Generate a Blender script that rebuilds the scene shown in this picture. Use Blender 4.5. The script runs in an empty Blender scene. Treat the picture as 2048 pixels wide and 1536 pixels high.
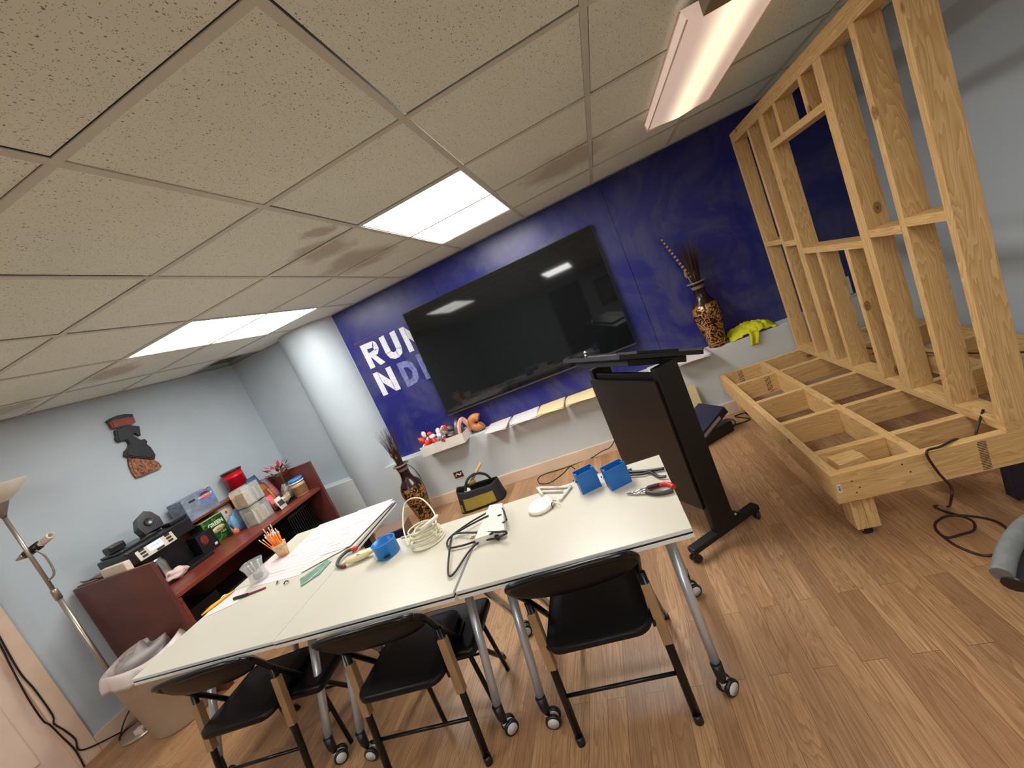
import bpy, bmesh, math, random
from mathutils import Vector, Matrix, noise
random.seed(7)
C = bpy.context.scene.collection
S = bpy.context.scene
PI = math.pi
# ------------------------------------------------------------------ camera
FPX = 832.0
CAM = Vector((0.378, -0.7987, 1.477))
H = 2.182
RX = Vector((0.8975450874809513, 0.19278511182414437, -0.3965434611713623))
RY = Vector((-0.3479403216818546, -0.24273945820803777, -0.9055468447169345))
RZ = Vector((-0.2708326946414318, 0.9507425814003602, -0.15079189442884688))
cd = bpy.data.cameras.new('camera'); cam = bpy.data.objects.new('camera', cd); C.objects.link(cam)
cd.sensor_width = 36; cd.lens = FPX / 2048 * 36; cd.clip_start = 0.02
m = Matrix.Identity(4)
for i in range(3):
    m[i][0] = RX[i]; m[i][1] = -RY[i]; m[i][2] = -RZ[i]; m[i][3] = CAM[i]
cam.matrix_world = m
S.camera = cam
# ------------------------------------------------------------------ world and exposure
S.view_settings.view_transform = 'Standard'; S.view_settings.look = 'None'
S.view_settings.gamma = 1; S.view_settings.use_curve_mapping = False
S.view_settings.exposure = 0.35
w = bpy.data.worlds.new('world'); S.world = w; w.use_nodes = True
w.node_tree.nodes['Background'].inputs[0].default_value = (0.6, 0.7, 0.8, 1)
w.node_tree.nodes['Background'].inputs[1].default_value = 0.3
PANEL = 16.0        # ceiling panel emission
WRAP = 2.0         # surface mounted fixture emission

def at(u, v, ax, val):
    "room point seen at a photo pixel on the plane axis=val (used to measure positions)"
    d = RX * ((u - 1024) / FPX) + RY * ((v - 768) / FPX) + RZ
    t = (val - CAM[ax]) / d[ax]
    return CAM + d * t
# ------------------------------------------------------------------ object helpers
def tag(o, label, cat, group=None, kind=None):
    o['label'] = label; o['category'] = cat
    if group: o['group'] = group
    if kind: o['kind'] = kind
    return o
def thing(name, label, cat, loc=(0, 0, 0), rz=0, group=None):
    o = bpy.data.objects.new(name, None); C.objects.link(o); o.empty_display_size = 0.05
    o.location = loc; o.rotation_euler = (0, 0, rz)
    return tag(o, label, cat, group)
def link_mesh(name, me, mat, parent=None, smooth=False):
    o = bpy.data.objects.new(name, me); C.objects.link(o)
    for mm in (mat if isinstance(mat, (list, tuple)) else [mat]): me.materials.append(mm)
    if smooth:
        for p in me.polygons: p.use_smooth = True
    if parent: o.parent = parent
    return o
class MB:
    def __init__(s): s.bm = bmesh.new(); s.mi = 0
    def _f(s, vs, smooth=False):
        try:
            f = s.bm.faces.new(vs); f.material_index = s.mi; f.smooth = smooth; return f
        except ValueError: return None
    def box(s, a, b, M=None, bev=0):
        x0, y0, z0 = a; x1, y1, z1 = b
        co = [(x0,y0,z0),(x1,y0,z0),(x1,y1,z0),(x0,y1,z0),(x0,y0,z1),(x1,y0,z1),(x1,y1,z1),(x0,y1,z1)]
        vs = [s.bm.verts.new(M @ Vector(c) if M else Vector(c)) for c in co]
        fs = [s._f([vs[i] for i in q]) for q in ((3,2,1,0),(4,5,6,7),(0,1,5,4),(1,2,6,5),(2,3,7,6),(3,0,4,7))]
        if bev:
            es = list({e for f in fs for e in f.edges})
            r = bmesh.ops.bevel(s.bm, geom=es, offset=bev, segments=2, affect='EDGES', profile=0.6)
            for f in r['faces']: f.material_index = s.mi
        return s
    def quad(s, *pts):
        s._f([s.bm.verts.new(Vector(p)) for p in pts]); return s
    def prism(s, pts, z0, z1, M=None):
        "polygon in xy extruded z0..z1, optionally transformed"
        T = (lambda p: M @ Vector(p)) if M else Vector
        a = [s.bm.verts.new(T((p[0], p[1], z0))) for p in pts]
        b = [s.bm.verts.new(T((p[0], p[1], z1))) for p in pts]
        n = len(pts)
        area = sum(pts[i][0]*pts[(i+1)%n][1]-pts[(i+1)%n][0]*pts[i][1] for i in range(n))
        if area < 0: a.reverse(); b.reverse()
        s._f(list(reversed(a))); s._f(b)
        for i in range(n): s._f([a[i], a[(i+1) % n], b[(i+1) % n], b[i]])
        return s
    def tube(s, pts, r, seg=8, closed=False, cap=True, flat=1.0, smooth=True):
        pts = [Vector(p) for p in pts]; n = len(pts)
        rr = r if isinstance(r, (list, tuple)) else [r] * n
        rings = []; up = None
        for i, p in enumerate(pts):
            if closed: t = (pts[(i+1) % n] - pts[i-1])
            else: t = pts[min(i+1, n-1)] - pts[max(i-1, 0)]
            t = t.normalized() if t.length > 1e-9 else Vector((0,0,1))
            if up is None:
                up = Vector((0,0,1)) if abs(t.z) < 0.9 else Vector((1,0,0))
            sd = t.cross(up)
            if sd.length < 1e-6: sd = t.orthogonal()
            sd.normalize(); up = sd.cross(t).normalized()
            rings.append([s.bm.verts.new(p + sd * (rr[i] * math.cos(2*PI*k/seg)) + up * (rr[i] * flat * math.sin(2*PI*k/seg))) for k in range(seg)])
        for i in range(n if closed else n - 1):
            A = rings[i]; B = rings[(i+1) % n]
            for k in range(seg): s._f([A[k], A[(k+1) % seg], B[(k+1) % seg], B[k]], smooth)
        if cap and not closed:
            s._f(rings[0]); s._f(list(reversed(rings[-1])))
        return s
    def lathe(s, prof, c=(0,0,0), seg=32, M=None, smooth=True, caps=True, sx=1.0, sy=1.0):
        rings = []
        for r, z in prof:
            rings.append([s.bm.verts.new((M @ Vector((c[0]+sx*r*math.cos(2*PI*k/seg), c[1]+sy*r*math.sin(2*PI*k/seg), c[2]+z))) if M else
                          Vector((c[0]+sx*r*math.cos(2*PI*k/seg), c[1]+sy*r*math.sin(2*PI*k/seg), c[2]+z))) for k in range(seg)])
        for A, B in zip(rings, rings[1:]):
            for k in range(seg): s._f([A[k], A[(k+1) % seg], B[(k+1) % seg], B[k]], smooth)
        if caps:
            s._f(list(reversed(rings[0]))); s._f(rings[-1])
        return s
    def cyl(s, p0, p1, r, seg=16, r1=None, smooth=True):
        return s.tube([p0, p1], [r, r if r1 is None else r1], seg, smooth=smooth)
    def grid(s, fn, nu, nv, smooth=True, closed_u=False):
        V = [[s.bm.verts.new(Vector(fn(i/nu, j/nv))) for j in range(nv+1)] for i in range(nu + (0 if closed_u else 1))]
        for i in range(nu):
            for j in range(nv):
                a = V[i]; b = V[(i+1) % len(V)]
                s._f([a[j], b[j], b[j+1], a[j+1]], smooth)
        return s
    def ball(s, c, r, seg=12, rings=8, sc=(1,1,1), M=None, jit=0, seed=0):
        def fn(u, v):
            a = 2*PI*u; b = PI*(v-0.5)
            d = Vector((math.cos(a)*math.cos(b)*sc[0], math.sin(a)*math.cos(b)*sc[1], math.sin(b)*sc[2]))
            k = 1 + (jit * noise.noise(d*2.5 + Vector((seed, 0, 0))) if jit else 0)
            p = Vector(c) + d * r * k
            return M @ p if M else p
        return s.grid(fn, seg, rings, closed_u=True)
    def local(s, loc, rz=0):
        M = Matrix.Rotation(-rz, 4, 'Z') @ Matrix.Translation(-Vector(loc))
        bmesh.ops.transform(s.bm, matrix=M, verts=s.bm.verts); return s
    def build(s, name, mat, parent=None, loc=None, rz=0, solid=0):
        bmesh.ops.remove_doubles(s.bm, verts=s.bm.verts, dist=1e-6)
        bmesh.ops.recalc_face_normals(s.bm, faces=s.bm.faces)
        me = bpy.data.meshes.new(name); s.bm.to_mesh(me); s.bm.free()
        o = link_mesh(name, me, mat, parent)
        if loc is not None: o.location = loc
        if rz: o.rotation_euler = (0, 0, rz)
        if solid:
            md = o.modifiers.new('solid', 'SOLIDIFY'); md.thickness = solid; md.offset = 0
        return o
def struct(name, mb, mat):
    o = mb.build(name, mat); o['kind'] = 'structure'; return o
def smooth_path(pts, n=6, closed=False):
    pts = [Vector(p) for p in pts]; out = []; N = len(pts)
    rng = range(N if closed else N - 1)
    for i in rng:
        if closed: p0, p1, p2, p3 = pts[i-1], pts[i], pts[(i+1) % N], pts[(i+2) % N]
        else: p0, p1, p2, p3 = pts[max(i-1, 0)], pts[i], pts[i+1], pts[min(i+2, N-1)]
        for k in range(n):
            t = k / n
            out.append(0.5*((2*p1) + (p2-p0)*t + (2*p0-5*p1+4*p2-p3)*t*t + (3*p1-p0-3*p2+p3)*t**3))
    if not closed: out.append(pts[-1])
    return out
def text_mesh(txt, size, depth=0.0005, bold=0.0, align='CENTER', shear=0):
    cu = bpy.data.curves.new('lettering', 'FONT'); cu.body = txt; cu.size = size; cu.extrude = depth
    cu.offset = bold; cu.align_x = align; cu.align_y = 'CENTER'; cu.resolution_u = 3; cu.shear = shear
    ob = bpy.data.objects.new('lettering', cu); C.objects.link(ob)
    dg = bpy.context.evaluated_depsgraph_get(); dg.update()
    me = bpy.data.meshes.new_from_object(ob.evaluated_get(dg))
    bpy.data.objects.remove(ob); bpy.data.curves.remove(cu)
    return me
def place_text(name, txt, size, mat, parent, o, xd, yd, bold=0.0, depth=0.0004):
    "text centred at o (in parent space), reading along xd, upward yd"
    me = text_mesh(txt, size, depth, bold)
    xd = Vector(xd).normalized(); zd = xd.cross(Vector(yd)).normalized(); yd = zd.cross(xd)
    M = Matrix((( xd.x, yd.x, zd.x, o[0]), (xd.y, yd.y, zd.y, o[1]), (xd.z, yd.z, zd.z, o[2]), (0,0,0,1)))
    me.transform(M); me.materials.clear()
    return link_mesh(name, me, mat, parent)
# ------------------------------------------------------------------ materials
def srgb(r, g, b):
    f = lambda c: (c/255/12.92) if c/255 <= 0.04045 else ((c/255+0.055)/1.055)**2.4
    return (f(r), f(g), f(b), 1)
class Mat:
    def __init__(s, name):
        s.m = bpy.data.materials.new(name); s.m.use_nodes = True; s.t = s.m.node_tree; s.n = s.t.nodes
        s.b = s.n['Principled BSDF']; s.tc = None
    def node(s, ty, **kw):
        n = s.n.new(ty)
        for k, v in kw.items():
            if k.startswith('i_'): n.inputs[k[2:].replace('_', ' ')].default_value = v
            else: setattr(n, k, v)
        return n
    def link(s, a, b): s.t.links.new(a, b)
    def coord(s, scale=(1,1,1), rot=(0,0,0), kind='Object', rnd=0):
        tc = s.node('ShaderNodeTexCoord'); mp = s.node('ShaderNodeMapping')
        mp.inputs['Scale'].default_value = scale; mp.inputs['Rotation'].default_value = rot
        if rnd:
            oi = s.node('ShaderNodeObjectInfo'); ml = s.node('ShaderNodeVectorMath', operation='SCALE')
            cx = s.node('ShaderNodeCombineXYZ'); s.link(oi.outputs['Random'], cx.inputs[0]); s.link(oi.outputs['Random'], cx.inputs[1]); s.link(oi.outputs['Random'], cx.inputs[2])
            s.link(cx.outputs[0], ml.inputs[0]); ml.inputs['Scale'].default_value = rnd
            ad = s.node('ShaderNodeVectorMath', operation='ADD'); s.link(tc.outputs[kind], ad.inputs[0]); s.link(ml.outputs[0], ad.inputs[1])
            s.link(ad.outputs[0], mp.inputs[0])
        else: s.link(tc.outputs[kind], mp.inputs[0])
        return mp.outputs[0]
    def noise(s, vec, scale=5, detail=4, rough=0.5, dist=0, dim='3D'):
        n = s.node('ShaderNodeTexNoise', noise_dimensions=dim); n.inputs['Scale'].default_value = scale
        n.inputs['Detail'].default_value = detail; n.inputs['Roughness'].default_value = rough; n.inputs['Distortion'].default_value = dist
        s.link(vec, n.inputs['Vector']); return n
    def ramp(s, fac, stops, interp='LINEAR'):
        r = s.node('ShaderNodeValToRGB'); cr = r.color_ramp; cr.interpolation = interp
        while len(cr.elements) < len(stops): cr.elements.new(0.5)
        for e, (p, c) in zip(cr.elements, stops): e.position = p; e.color = c if len(c) == 4 else (*c, 1)
        s.link(fac, r.inputs[0]); return r.outputs[0]
    def mix(s, fac, a, b, mode='MIX'):
        n = s.node('ShaderNodeMix', data_type='RGBA', blend_type=mode)
        for inp, v in ((n.inputs[0], fac), (n.inputs[6], a), (n.inputs[7], b)):
            if hasattr(v, 'links') or hasattr(v, 'is_linked'): s.link(v, inp)
            else: inp.default_value = v
        return n.outputs[2]
    def math(s, op, a, b=None):
        n = s.node('ShaderNodeMath', operation=op)
        for inp, v in ((n.inputs[0], a), (n.inputs[1], b)):
            if v is None: continue
            if hasattr(v, 'is_linked'): s.link(v, inp)
            else: inp.default_value = v
        return n.outputs[0]
    def bump(s, h, strength=0.2, dist=0.01):
        n = s.node('ShaderNodeBump'); n.inputs['Strength'].default_value = strength; n.inputs['Distance'].default_value = dist
        s.link(h, n.inputs['Height']); s.link(n.outputs[0], s.b.inputs['Normal'])
    def color(s, c):
        if hasattr(c, 'is_linked'): s.link(c, s.b.inputs['Base Color'])
        else: s.b.inputs['Base Color'].default_value = c
    def set(s, rough=0.5, metal=0, spec=None, coat=None):
        s.b.inputs['Roughness'].default_value = rough; s.b.inputs['Metallic'].default_value = metal
        if spec is not None: s.b.inputs['Specular IOR Level'].default_value = spec
        if coat: s.b.inputs['Coat Weight'].default_value = coat; s.b.inputs['Coat Roughness'].default_value = 0.1
_pc = {}
def paint(name, rgb, rough=0.5, metal=0, var=0.06, scale=6, bump=0, spec=None, coat=None, bscale=None):
    "plain procedural surface with a slight mottling"
    if name in _pc: return _pc[name]
    M = Mat(name); c = srgb(*rgb); v = M.coord()
    n = M.noise(v, scale, 3)
    a = tuple(min(1, x*(1-var)) for x in c[:3]) + (1,); b = tuple(min(1, x*(1+var)) for x in c[:3]) + (1,)
    M.color(M.ramp(n.outputs[0], [(0.3, a), (0.7, b)]))
    M.set(rough, metal, spec, coat)
    if bump:
        nb = M.noise(v, bscale or scale*12, 2); M.bump(nb.outputs[0], bump, 0.002)
    _pc[name] = M.m; return M.m
def emit(name, rgb, strength):
    M = Mat(name); M.color((0.8,0.8,0.8,1)); M.b.inputs['Emission Color'].default_value = (*rgb, 1)
    M.b.inputs['Emission Strength'].default_value = strength; M.set(0.4); return M.m
def glassy(name, rgb, rough=0.03, ior=1.2, alpha=1.0):
    M = Mat(name); M.color(srgb(*rgb)); M.set(rough); M.b.inputs['Transmission Weight'].default_value = 1; M.b.inputs['IOR'].default_value = ior
    return M.m
def pine(axis, tone=1.0):
    M = Mat('pine_lumber_' + 'xyz'[axis]); sc = [9, 9, 9]; sc[axis] = 0.8
    v = M.coord(sc, rnd=40); n = M.noise(v, 1.2, 3, 0.5, 0.3)
    k = M.math('MULTIPLY', n.outputs[0], 26.0); fr = M.math('FRACT', k)
    bands = M.ramp(fr, [(0, (0,0,0,1)), (0.75, (0.85,0.85,0.85,1)), (0.95, (1,1,1,1)), (1, (0,0,0,1))])
    base = M.mix(bands, srgb(220,188,134), srgb(178,134,78))
    sc2 = [60, 60, 60]; sc2[axis] = 3
    fine = M.noise(M.coord(sc2, rnd=40), 1, 2)
    base = M.mix(0.22, base, M.ramp(fine.outputs[0], [(0.3, srgb(196,158,104)), (0.7, srgb(236,208,160))]))
    lo = M.noise(M.coord((1.3,1.3,1.3), rnd=60), 1, 2)
    base = M.mix(M.math('MULTIPLY', lo.outputs[0], 0.5), base, srgb(214,172,110))
    sc3 = [6.5, 6.5, 6.5]; sc3[axis] = 3.6
    vo = M.node('ShaderNodeTexVoronoi', feature='F1'); vo.inputs['Scale'].default_value = 1.0; M.link(M.coord(sc3, rnd=25), vo.inputs['Vector'])
    kn = M.ramp(vo.outputs['Distance'], [(0.03, (1,1,1,1)), (0.055, (0.55,0.55,0.55,1)), (0.075, (0.9,0.9,0.9,1)), (0.12, (0,0,0,1))])
    base = M.mix(kn, base, srgb(122,78,40))
    M.color(base); M.set(0.62, spec=0.3); M.bump(bands, 0.05, 0.002); return M.m
PINE = [pine(0), pine(1), pine(2)]

# wood laminate floor: strips 7 cm wide running along y
def floor_mat():
    M = Mat('oak_laminate'); tc = M.node('ShaderNodeTexCoord'); sp = M.node('ShaderNodeSeparateXYZ'); M.link(tc.outputs['Object'], sp.inputs[0])
    cb = M.node('ShaderNodeCombineXYZ'); M.link(sp.outputs[1], cb.inputs[0]); M.link(sp.outputs[0], cb.inputs[1])
    br = M.node('ShaderNodeTexBrick', offset=0.37, offset_frequency=2, squash=1.0); M.link(cb.outputs[0], br.inputs['Vector'])
    for k, v in (('Scale', 1.0), ('Mortar Size', 0.0007), ('Mortar Smooth', 0.2), ('Bias', 0.0), ('Brick Width', 0.78), ('Row Height', 0.072)): br.inputs[k].default_value = v
    br.inputs['Color1'].default_value = (0,0,0,1); br.inputs['Color2'].default_value = (1,1,1,1); br.inputs['Mortar'].default_value = (0.5,0.5,0.5,1)
    mp = M.node('ShaderNodeMapping'); mp.inputs['Scale'].default_value = (13, 1.15, 1); M.link(tc.outputs['Object'], mp.inputs[0])
    off = M.math('MULTIPLY', br.outputs['Color'], 37.0)
    n = M.noise(mp.outputs[0], 1.0, 2.5, 0.45, 0.6, '4D'); M.link(off, n.inputs['W'])
    k = M.math('MULTIPLY', n.outputs[0], 21.0); fr = M.math('FRACT', k)
    lines = M.ramp(fr, [(0, (0,0,0,1)), (0.5, (0.25,0.25,0.25,1)), (0.84, (1,1,1,1)), (0.93, (0.1,0.1,0.1,1)), (1, (0,0,0,1))])
    mp2 = M.node('ShaderNodeMapping'); mp2.inputs['Scale'].default_value = (170, 5, 1); M.link(tc.outputs['Object'], mp2.inputs[0])
    fine = M.noise(mp2.outputs[0], 1, 3, 0.6, 0, '4D'); M.link(off, fine.inputs['W'])
    plank = M.ramp(br.outputs['Color'], [(0, srgb(158,122,90)), (0.35, srgb(178,142,108)), (0.7, srgb(196,158,118)), (1, srgb(182,142,104))])
    c = M.mix(M.math('MULTIPLY', lines, 0.6), plank, srgb(128,92,60))
    c = M.mix(M.ramp(fine.outputs[0], [(0.35, (0.5,0.5,0.5,1)), (0.6, (0,0,0,1))]), c, srgb(118,82,54))
    lo = M.noise(M.coord((1,1,1)), 1.7, 2)
    c = M.mix(M.ramp(lo.outputs[0], [(0.35, (0,0,0,1)), (0.7, (0.3,0.3,0.3,1))]), c, srgb(150,104,66))
    c = M.mix(br.outputs['Fac'], c, srgb(96,64,40))
    M.color(c); M.set(0.36, spec=0.45); M.bump(fine.outputs[0], 0.04, 0.001); return M.m
FLOOR = floor_mat()

def tile_mat():
    M = Mat('mineral_fibre_tile'); v = M.coord()
    def holes(scale, th, soft, seed, stretch=(1, 1, 1)):
        vv = M.coord((scale*stretch[0], scale*stretch[1], scale))
        wob = M.noise(vv, 0.7, 2); add = M.node('ShaderNodeVectorMath', operation='ADD'); M.link(vv, add.inputs[0])
        sc = M.node('ShaderNodeVectorMath', operation='SCALE'); M.link(wob.outputs['Color'], sc.inputs[0]); sc.inputs['Scale'].default_value = 0.75
        M.link(sc.outputs[0], add.inputs[1])
        vo = M.node('ShaderNodeTexVoronoi', feature='F1'); vo.inputs['Scale'].default_value = 1; M.link(add.outputs[0], vo.inputs['Vector'])
        # only some cells are holes
        pick = M.ramp(vo.outputs['Color'], [(0.0, (1,1,1,1)), (0.52, (1,1,1,1)), (0.56, (0,0,0,1))])
        h = M.ramp(vo.outputs['Distance'], [(th, (1,1,1,1)), (th+soft, (0,0,0,1))])
        return M.math('MULTIPLY', h, pick)
    a = holes(105, 0.13, 0.08, 0, (1, 0.6)); b = holes(230, 0.17, 0.1, 1); h = M.math('MAXIMUM', a, b)
    lo = M.noise(v, 1.4, 3)
    base = M.ramp(lo.outputs[0], [(0.3, srgb(226,236,226)), (0.7, srgb(234,242,232))])
    # old water stains beside the light and along the far rows
    tc = M.node('ShaderNodeTexCoord'); stain = None
    for cx, cy, r in ((-0.86, 1.28, 0.20), (-0.72, 1.05, 0.10), (-0.95, 1.75, 0.28), (-2.75, 1.35, 0.2), (-3.2, 1.0, 0.2), (0.45, 2.0, 0.3)):
        vm = M.node('ShaderNodeVectorMath', operation='DISTANCE'); M.link(tc.outputs['Object'], vm.inputs[0]); vm.inputs[1].default_value = (cx, cy, H)
        ns = M.noise(v, 7, 3); d = M.math('ADD', vm.outputs['Value'], M.math('MULTIPLY', M.math('SUBTRACT', ns.outputs[0], 0.5), 0.25))
        k = M.ramp(M.math('DIVIDE', d, r), [(0.55, (0.5,0.5,0.5,1)), (1.0, (0,0,0,1))])
        stain = k if stain is None else M.math('MAXIMUM', stain, k)
    base = M.mix(stain, base, srgb(150,126,108))
    c = M.mix(M.math('MULTIPLY', h, 0.8), base, srgb(96,84,72))
    M.color(c); M.set(0.9, spec=0.1); M.bump(M.math('SUBTRACT', 1.0, h), 0.3, 0.003); return M.m
TILE = tile_mat()
def wall_paint(name, rgb, rough=0.45, patch=None):
    M = Mat(name); v = M.coord(); n = M.noise(v, 2.2, 3); c = srgb(*rgb)
    col = M.ramp(n.outputs[0], [(0.3, tuple(x*0.95 for x in c[:3])), (0.7, tuple(min(1, x*1.04) for x in c[:3]))])
    if patch:
        n2 = M.noise(M.coord((1.3,1,1.3)), 1.4, 5, 0.6, 1.2)
        st = M.noise(M.coord((9, 1, 2.2), rot=(0, 0.6, 0)), 1.6, 4, 0.6, 0.8)
        f = M.math('MULTIPLY', M.ramp(n2.outputs[0], [(0.46, (0,0,0,1)), (0.60, (1,1,1,1))]), M.ramp(st.outputs[0], [(0.3, (0.35,0.35,0.35,1)), (0.7, (1,1,1,1))]))
        col = M.mix(f, col, srgb(*patch))
    M.color(col); M.set(rough, spec=0.4); nb = M.noise(v, 160, 2); M.bump(nb.outputs[0], 0.08, 0.002); return M.m
WALL = wall_paint('pale_blue_wall_paint', (184, 196, 205), 0.42)
NAVY = wall_paint('navy_wall_paint', (34, 38, 112), 0.34, patch=(72, 74, 112))
TRIM = paint('beige_trim', (222, 196, 172), 0.4)
LEDGE = wall_paint('pale_grey_blue_paint', (198, 206, 209), 0.42)
WHITE = paint('white_plastic', (222, 217, 210), 0.35)
OFFW = paint('cream_plastic', (222, 210, 190), 0.45)
BLK = paint('black_plastic', (20, 20, 22), 0.4)
BLKM = paint('black_steel', (16, 17, 20), 0.3, 0.3)
VINYL = paint('black_vinyl', (10, 11, 14), 0.38, spec=0.3, bump=0.1, bscale=220)
SILV = paint('silver_leg', (196, 202, 210), 0.32, 0.55)
CHROME = paint('chrome', (210, 210, 212), 0.15, 1.0)
LAM = paint('white_laminate', (202, 198, 184), 0.3, var=0.01, spec=0.5)
PAPER = paint('white_paper', (218, 208, 209), 0.7, var=0.015)
BLUEP = paint('blue_plastic', (20, 100, 176), 0.35)
TAN = paint('tan_paint', (150, 118, 84), 0.45, var=0.12, scale=14)
GREYP = paint('grey_plastic', (150, 152, 152), 0.45)
INK = paint('dark_ink', (40, 36, 34), 0.6)
# ================================================================== ROOM
XL, XR, YB, YF = -3.51, 2.32, 2.96, -5.2       # left wall, right wall, far wall, wall behind the camera
LZ, LY = 0.575, 2.80                            # ledge height and front
struct('floor', MB().box((XL-0.2, YF-0.2, -0.06), (XR+0.2, YB+0.2, 0)), FLOOR)
mb = MB().box((XL-0.12, 0.56, 0), (XL, YB+0.12, H+0.3)); mb.box((XL-0.12, YF, 0), (XL, -0.34, H+0.3)); mb.box((XL-0.12, -0.34, 2.06), (XL, 0.56, H+0.3))
struct('wall_left', mb, WALL)
struct('wall_right', MB().box((XR, YF, 0), (XR+0.12, YB+0.12, H+0.3)), WALL)
struct('wall_rear', MB().box((XL-0.12, YF-0.12, 0), (XR+0.12, YF, H+0.3)), WALL)
# far wall: navy field with pale ends, and the pale lower wall with its ledge
mb = MB().box((XL-0.12, YB, 0), (-2.12, YB+0.12, H+0.3)); mb.box((2.29, YB, 0), (XR+0.12, YB+0.12, H+0.3)); mb.box((-2.12, YB+0.02, 0), (2.29, YB+0.12, H+0.3))
wf = struct('wall_far', mb, WALL)
mb = MB()
for a, b in ((-2.12, -1.035), (-1.025, 0.625), (0.635, 2.29)): mb.box((a, YB-0.006, LZ), (b, YB+0.03, H+0.02))
mb.box((-1.06, YB-0.012, LZ), (-1.0, YB, H)); mb.box((0.60, YB-0.012, LZ), (0.66, YB, H))
nv = mb.build('painted_panel', NAVY, wf)
struct('wall_far_lower', MB().box((XL, LY, 0), (XR, YB+0.01, LZ), bev=0.006), LEDGE)
struct('baseboard_far', MB().box((XL, LY-0.016, 0), (XR, LY, 0.108), bev=0.004), TRIM)
mb = MB().box((XL, 0.653, 0), (XL+0.016, LY-0.016, 0.108), bev=0.004); struct('baseboard_left', mb, TRIM)
struct('baseboard_right', MB().box((XR-0.016, YF, 0), (XR, LY-0.016, 0.108), bev=0.004), TRIM)
# round column in the far left corner, swelling out of the wall
mb = MB()
mb.grid(lambda u, v: (-2.46 + 0.345*math.cos(PI*1.02 + u*PI*0.98), 3.04 + 0.30*math.sin(PI*1.02 + u*PI*0.98), v*(H+0.02)), 40, 1)
struct('wall_column', mb, WALL)
# ceiling: tiles on a painted grid, dark plenum above
TEE = paint('ceiling_grid_paint', (204, 206, 194), 0.5)
DARK = paint('dark_plenum', (30, 27, 25), 0.9)
G = 0.61; hw = 0.012
mb = MB()
i0, i1, j0, j1 = -6, 4, -9, 5
for i in range(i0, i1+1):
    x = i*G
    if XL < x < XR: mb.box((x-hw, YF, H), (x+hw, YB, H+0.003))
for j in range(j0, j1+1):
    y = j*G
    if YF < y < YB:
        xs = [XL] + [i*G for i in range(i0, i1+1) if XL < i*G < XR] + [XR]
        for a, b in zip(xs, xs[1:]): mb.box((a + (hw if a != XL else 0) + 0.0002, y-hw, H), (b - (hw if b != XR else 0) - 0.0002, y+hw, H+0.003))
mb.box((XL, YF, H-0.002), (XL+0.02, YB, H-0.0002)); mb.box((XR-0.02, YF, H-0.002), (XR, YB, H-0.0002)); mb.box((XL+0.021, YB-0.02, H-0.002), (XR-0.021, YB, H-0.0002))
lights = [(-1, 2), (-4, 2), (-1, -5), (-4, -2), (1, -2)]          # (i, j): bay of two tiles deep; last added unseen, brightens the right side
lit = {(i, j+k) for i, j in lights for k in (0, 1)}
for i in range(i0, i1+1):
    for j in range(j0, j1+1):
        xa, xb = max(i*G, XL), min((i+1)*G, XR); ya, yb = max(j*G, YF), min((j+1)*G, YB)
        if xb - xa < 0.03 or yb - ya < 0.03: continue
        if (i, j) in lit: continue
        if (i, j) == (-6, 4): continue                        # the dark open bay in the corner
        rnd = random.Random(i*31 + j*7); g1, g2 = 0.012 + rnd.random()*0.006, 0.012 + rnd.random()*0.006
        t = rnd.random()*0.006
        mb.mi = 1
        z = H + 0.004
        mb.box((xa + g1, ya + 0.0125, z), (xb - 0.0125, yb - g2, z + 0.012 + t))
        mb.mi = 0
ceil = struct('ceiling', mb, [TEE, TILE])
struct('ceiling_plenum', MB().box((XL-0.1, YF, H+0.28), (XR+0.1, YB+0.1, H+0.3)), DARK)
# the open corner bay: a shallow dark recess
mb = MB(); x0, y0, x1, y1 = XL, 4*G, -5*G, YB
mb.box((x0, y0, H+0.05), (x1-0.01, y1, H+0.06))
ob = mb.build('tile_backing', paint('grey_brown_board', (104, 98, 90), 0.8), ceil)
# recessed light panels
LITM = [emit('lit_panel_%s' % nm, (1.0, 0.97, 0.92), PANEL*k) for nm, k in (('centre', 1.1), ('left', 0.8), ('rear', 1.0), ('door_side', 0.45), ('right', 0.55))]  # the final entry lights the added fill panel
for n, (i, j) in enumerate(lights):
    x0, x1, y0, y1 = i*G+0.02, (i+1)*G-0.02, j*G+0.035, (j+2)*G-0.035
    where = {2: 'lit ceiling panel behind the camera, mirrored in the television', 3: 'lit ceiling panel over the door side, left of the camera', 4: 'lit ceiling panel overhead just right of the camera', 5: 'lit ceiling panel behind and right of the camera', 0: 'square looking lit ceiling panel in front of the television wall', 1: 'lit ceiling panel nearest the corner column and left wall'}.get(n, '')
    t = thing('ceiling_light', where, 'ceiling light', ((x0+x1)/2, (y0+y1)/2, H), 0, 'recessed ceiling light panels')
    L = (( x0+x1)/2, (y0+y1)/2, H)
    f = MB(); e = 0.014
    for a, b in (((x0-0.008, y0-0.02), (x1+0.008, y0)), ((x0-0.008, y1), (x1+0.008, y1+0.02)), ((x0-0.008, y0), (x0, y1)), ((x1, y0), (x1+0.008, y1))):
        f.box((a[0], a[1], H+0.0032), (b[0], b[1], H+0.02))
    f.local(L).build('frame', TEE, t)
    MB().box((x0, y0, H+0.004), (x1, y1, H+0.016)).local(L).build('diffuser', LITM[n], t)
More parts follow.
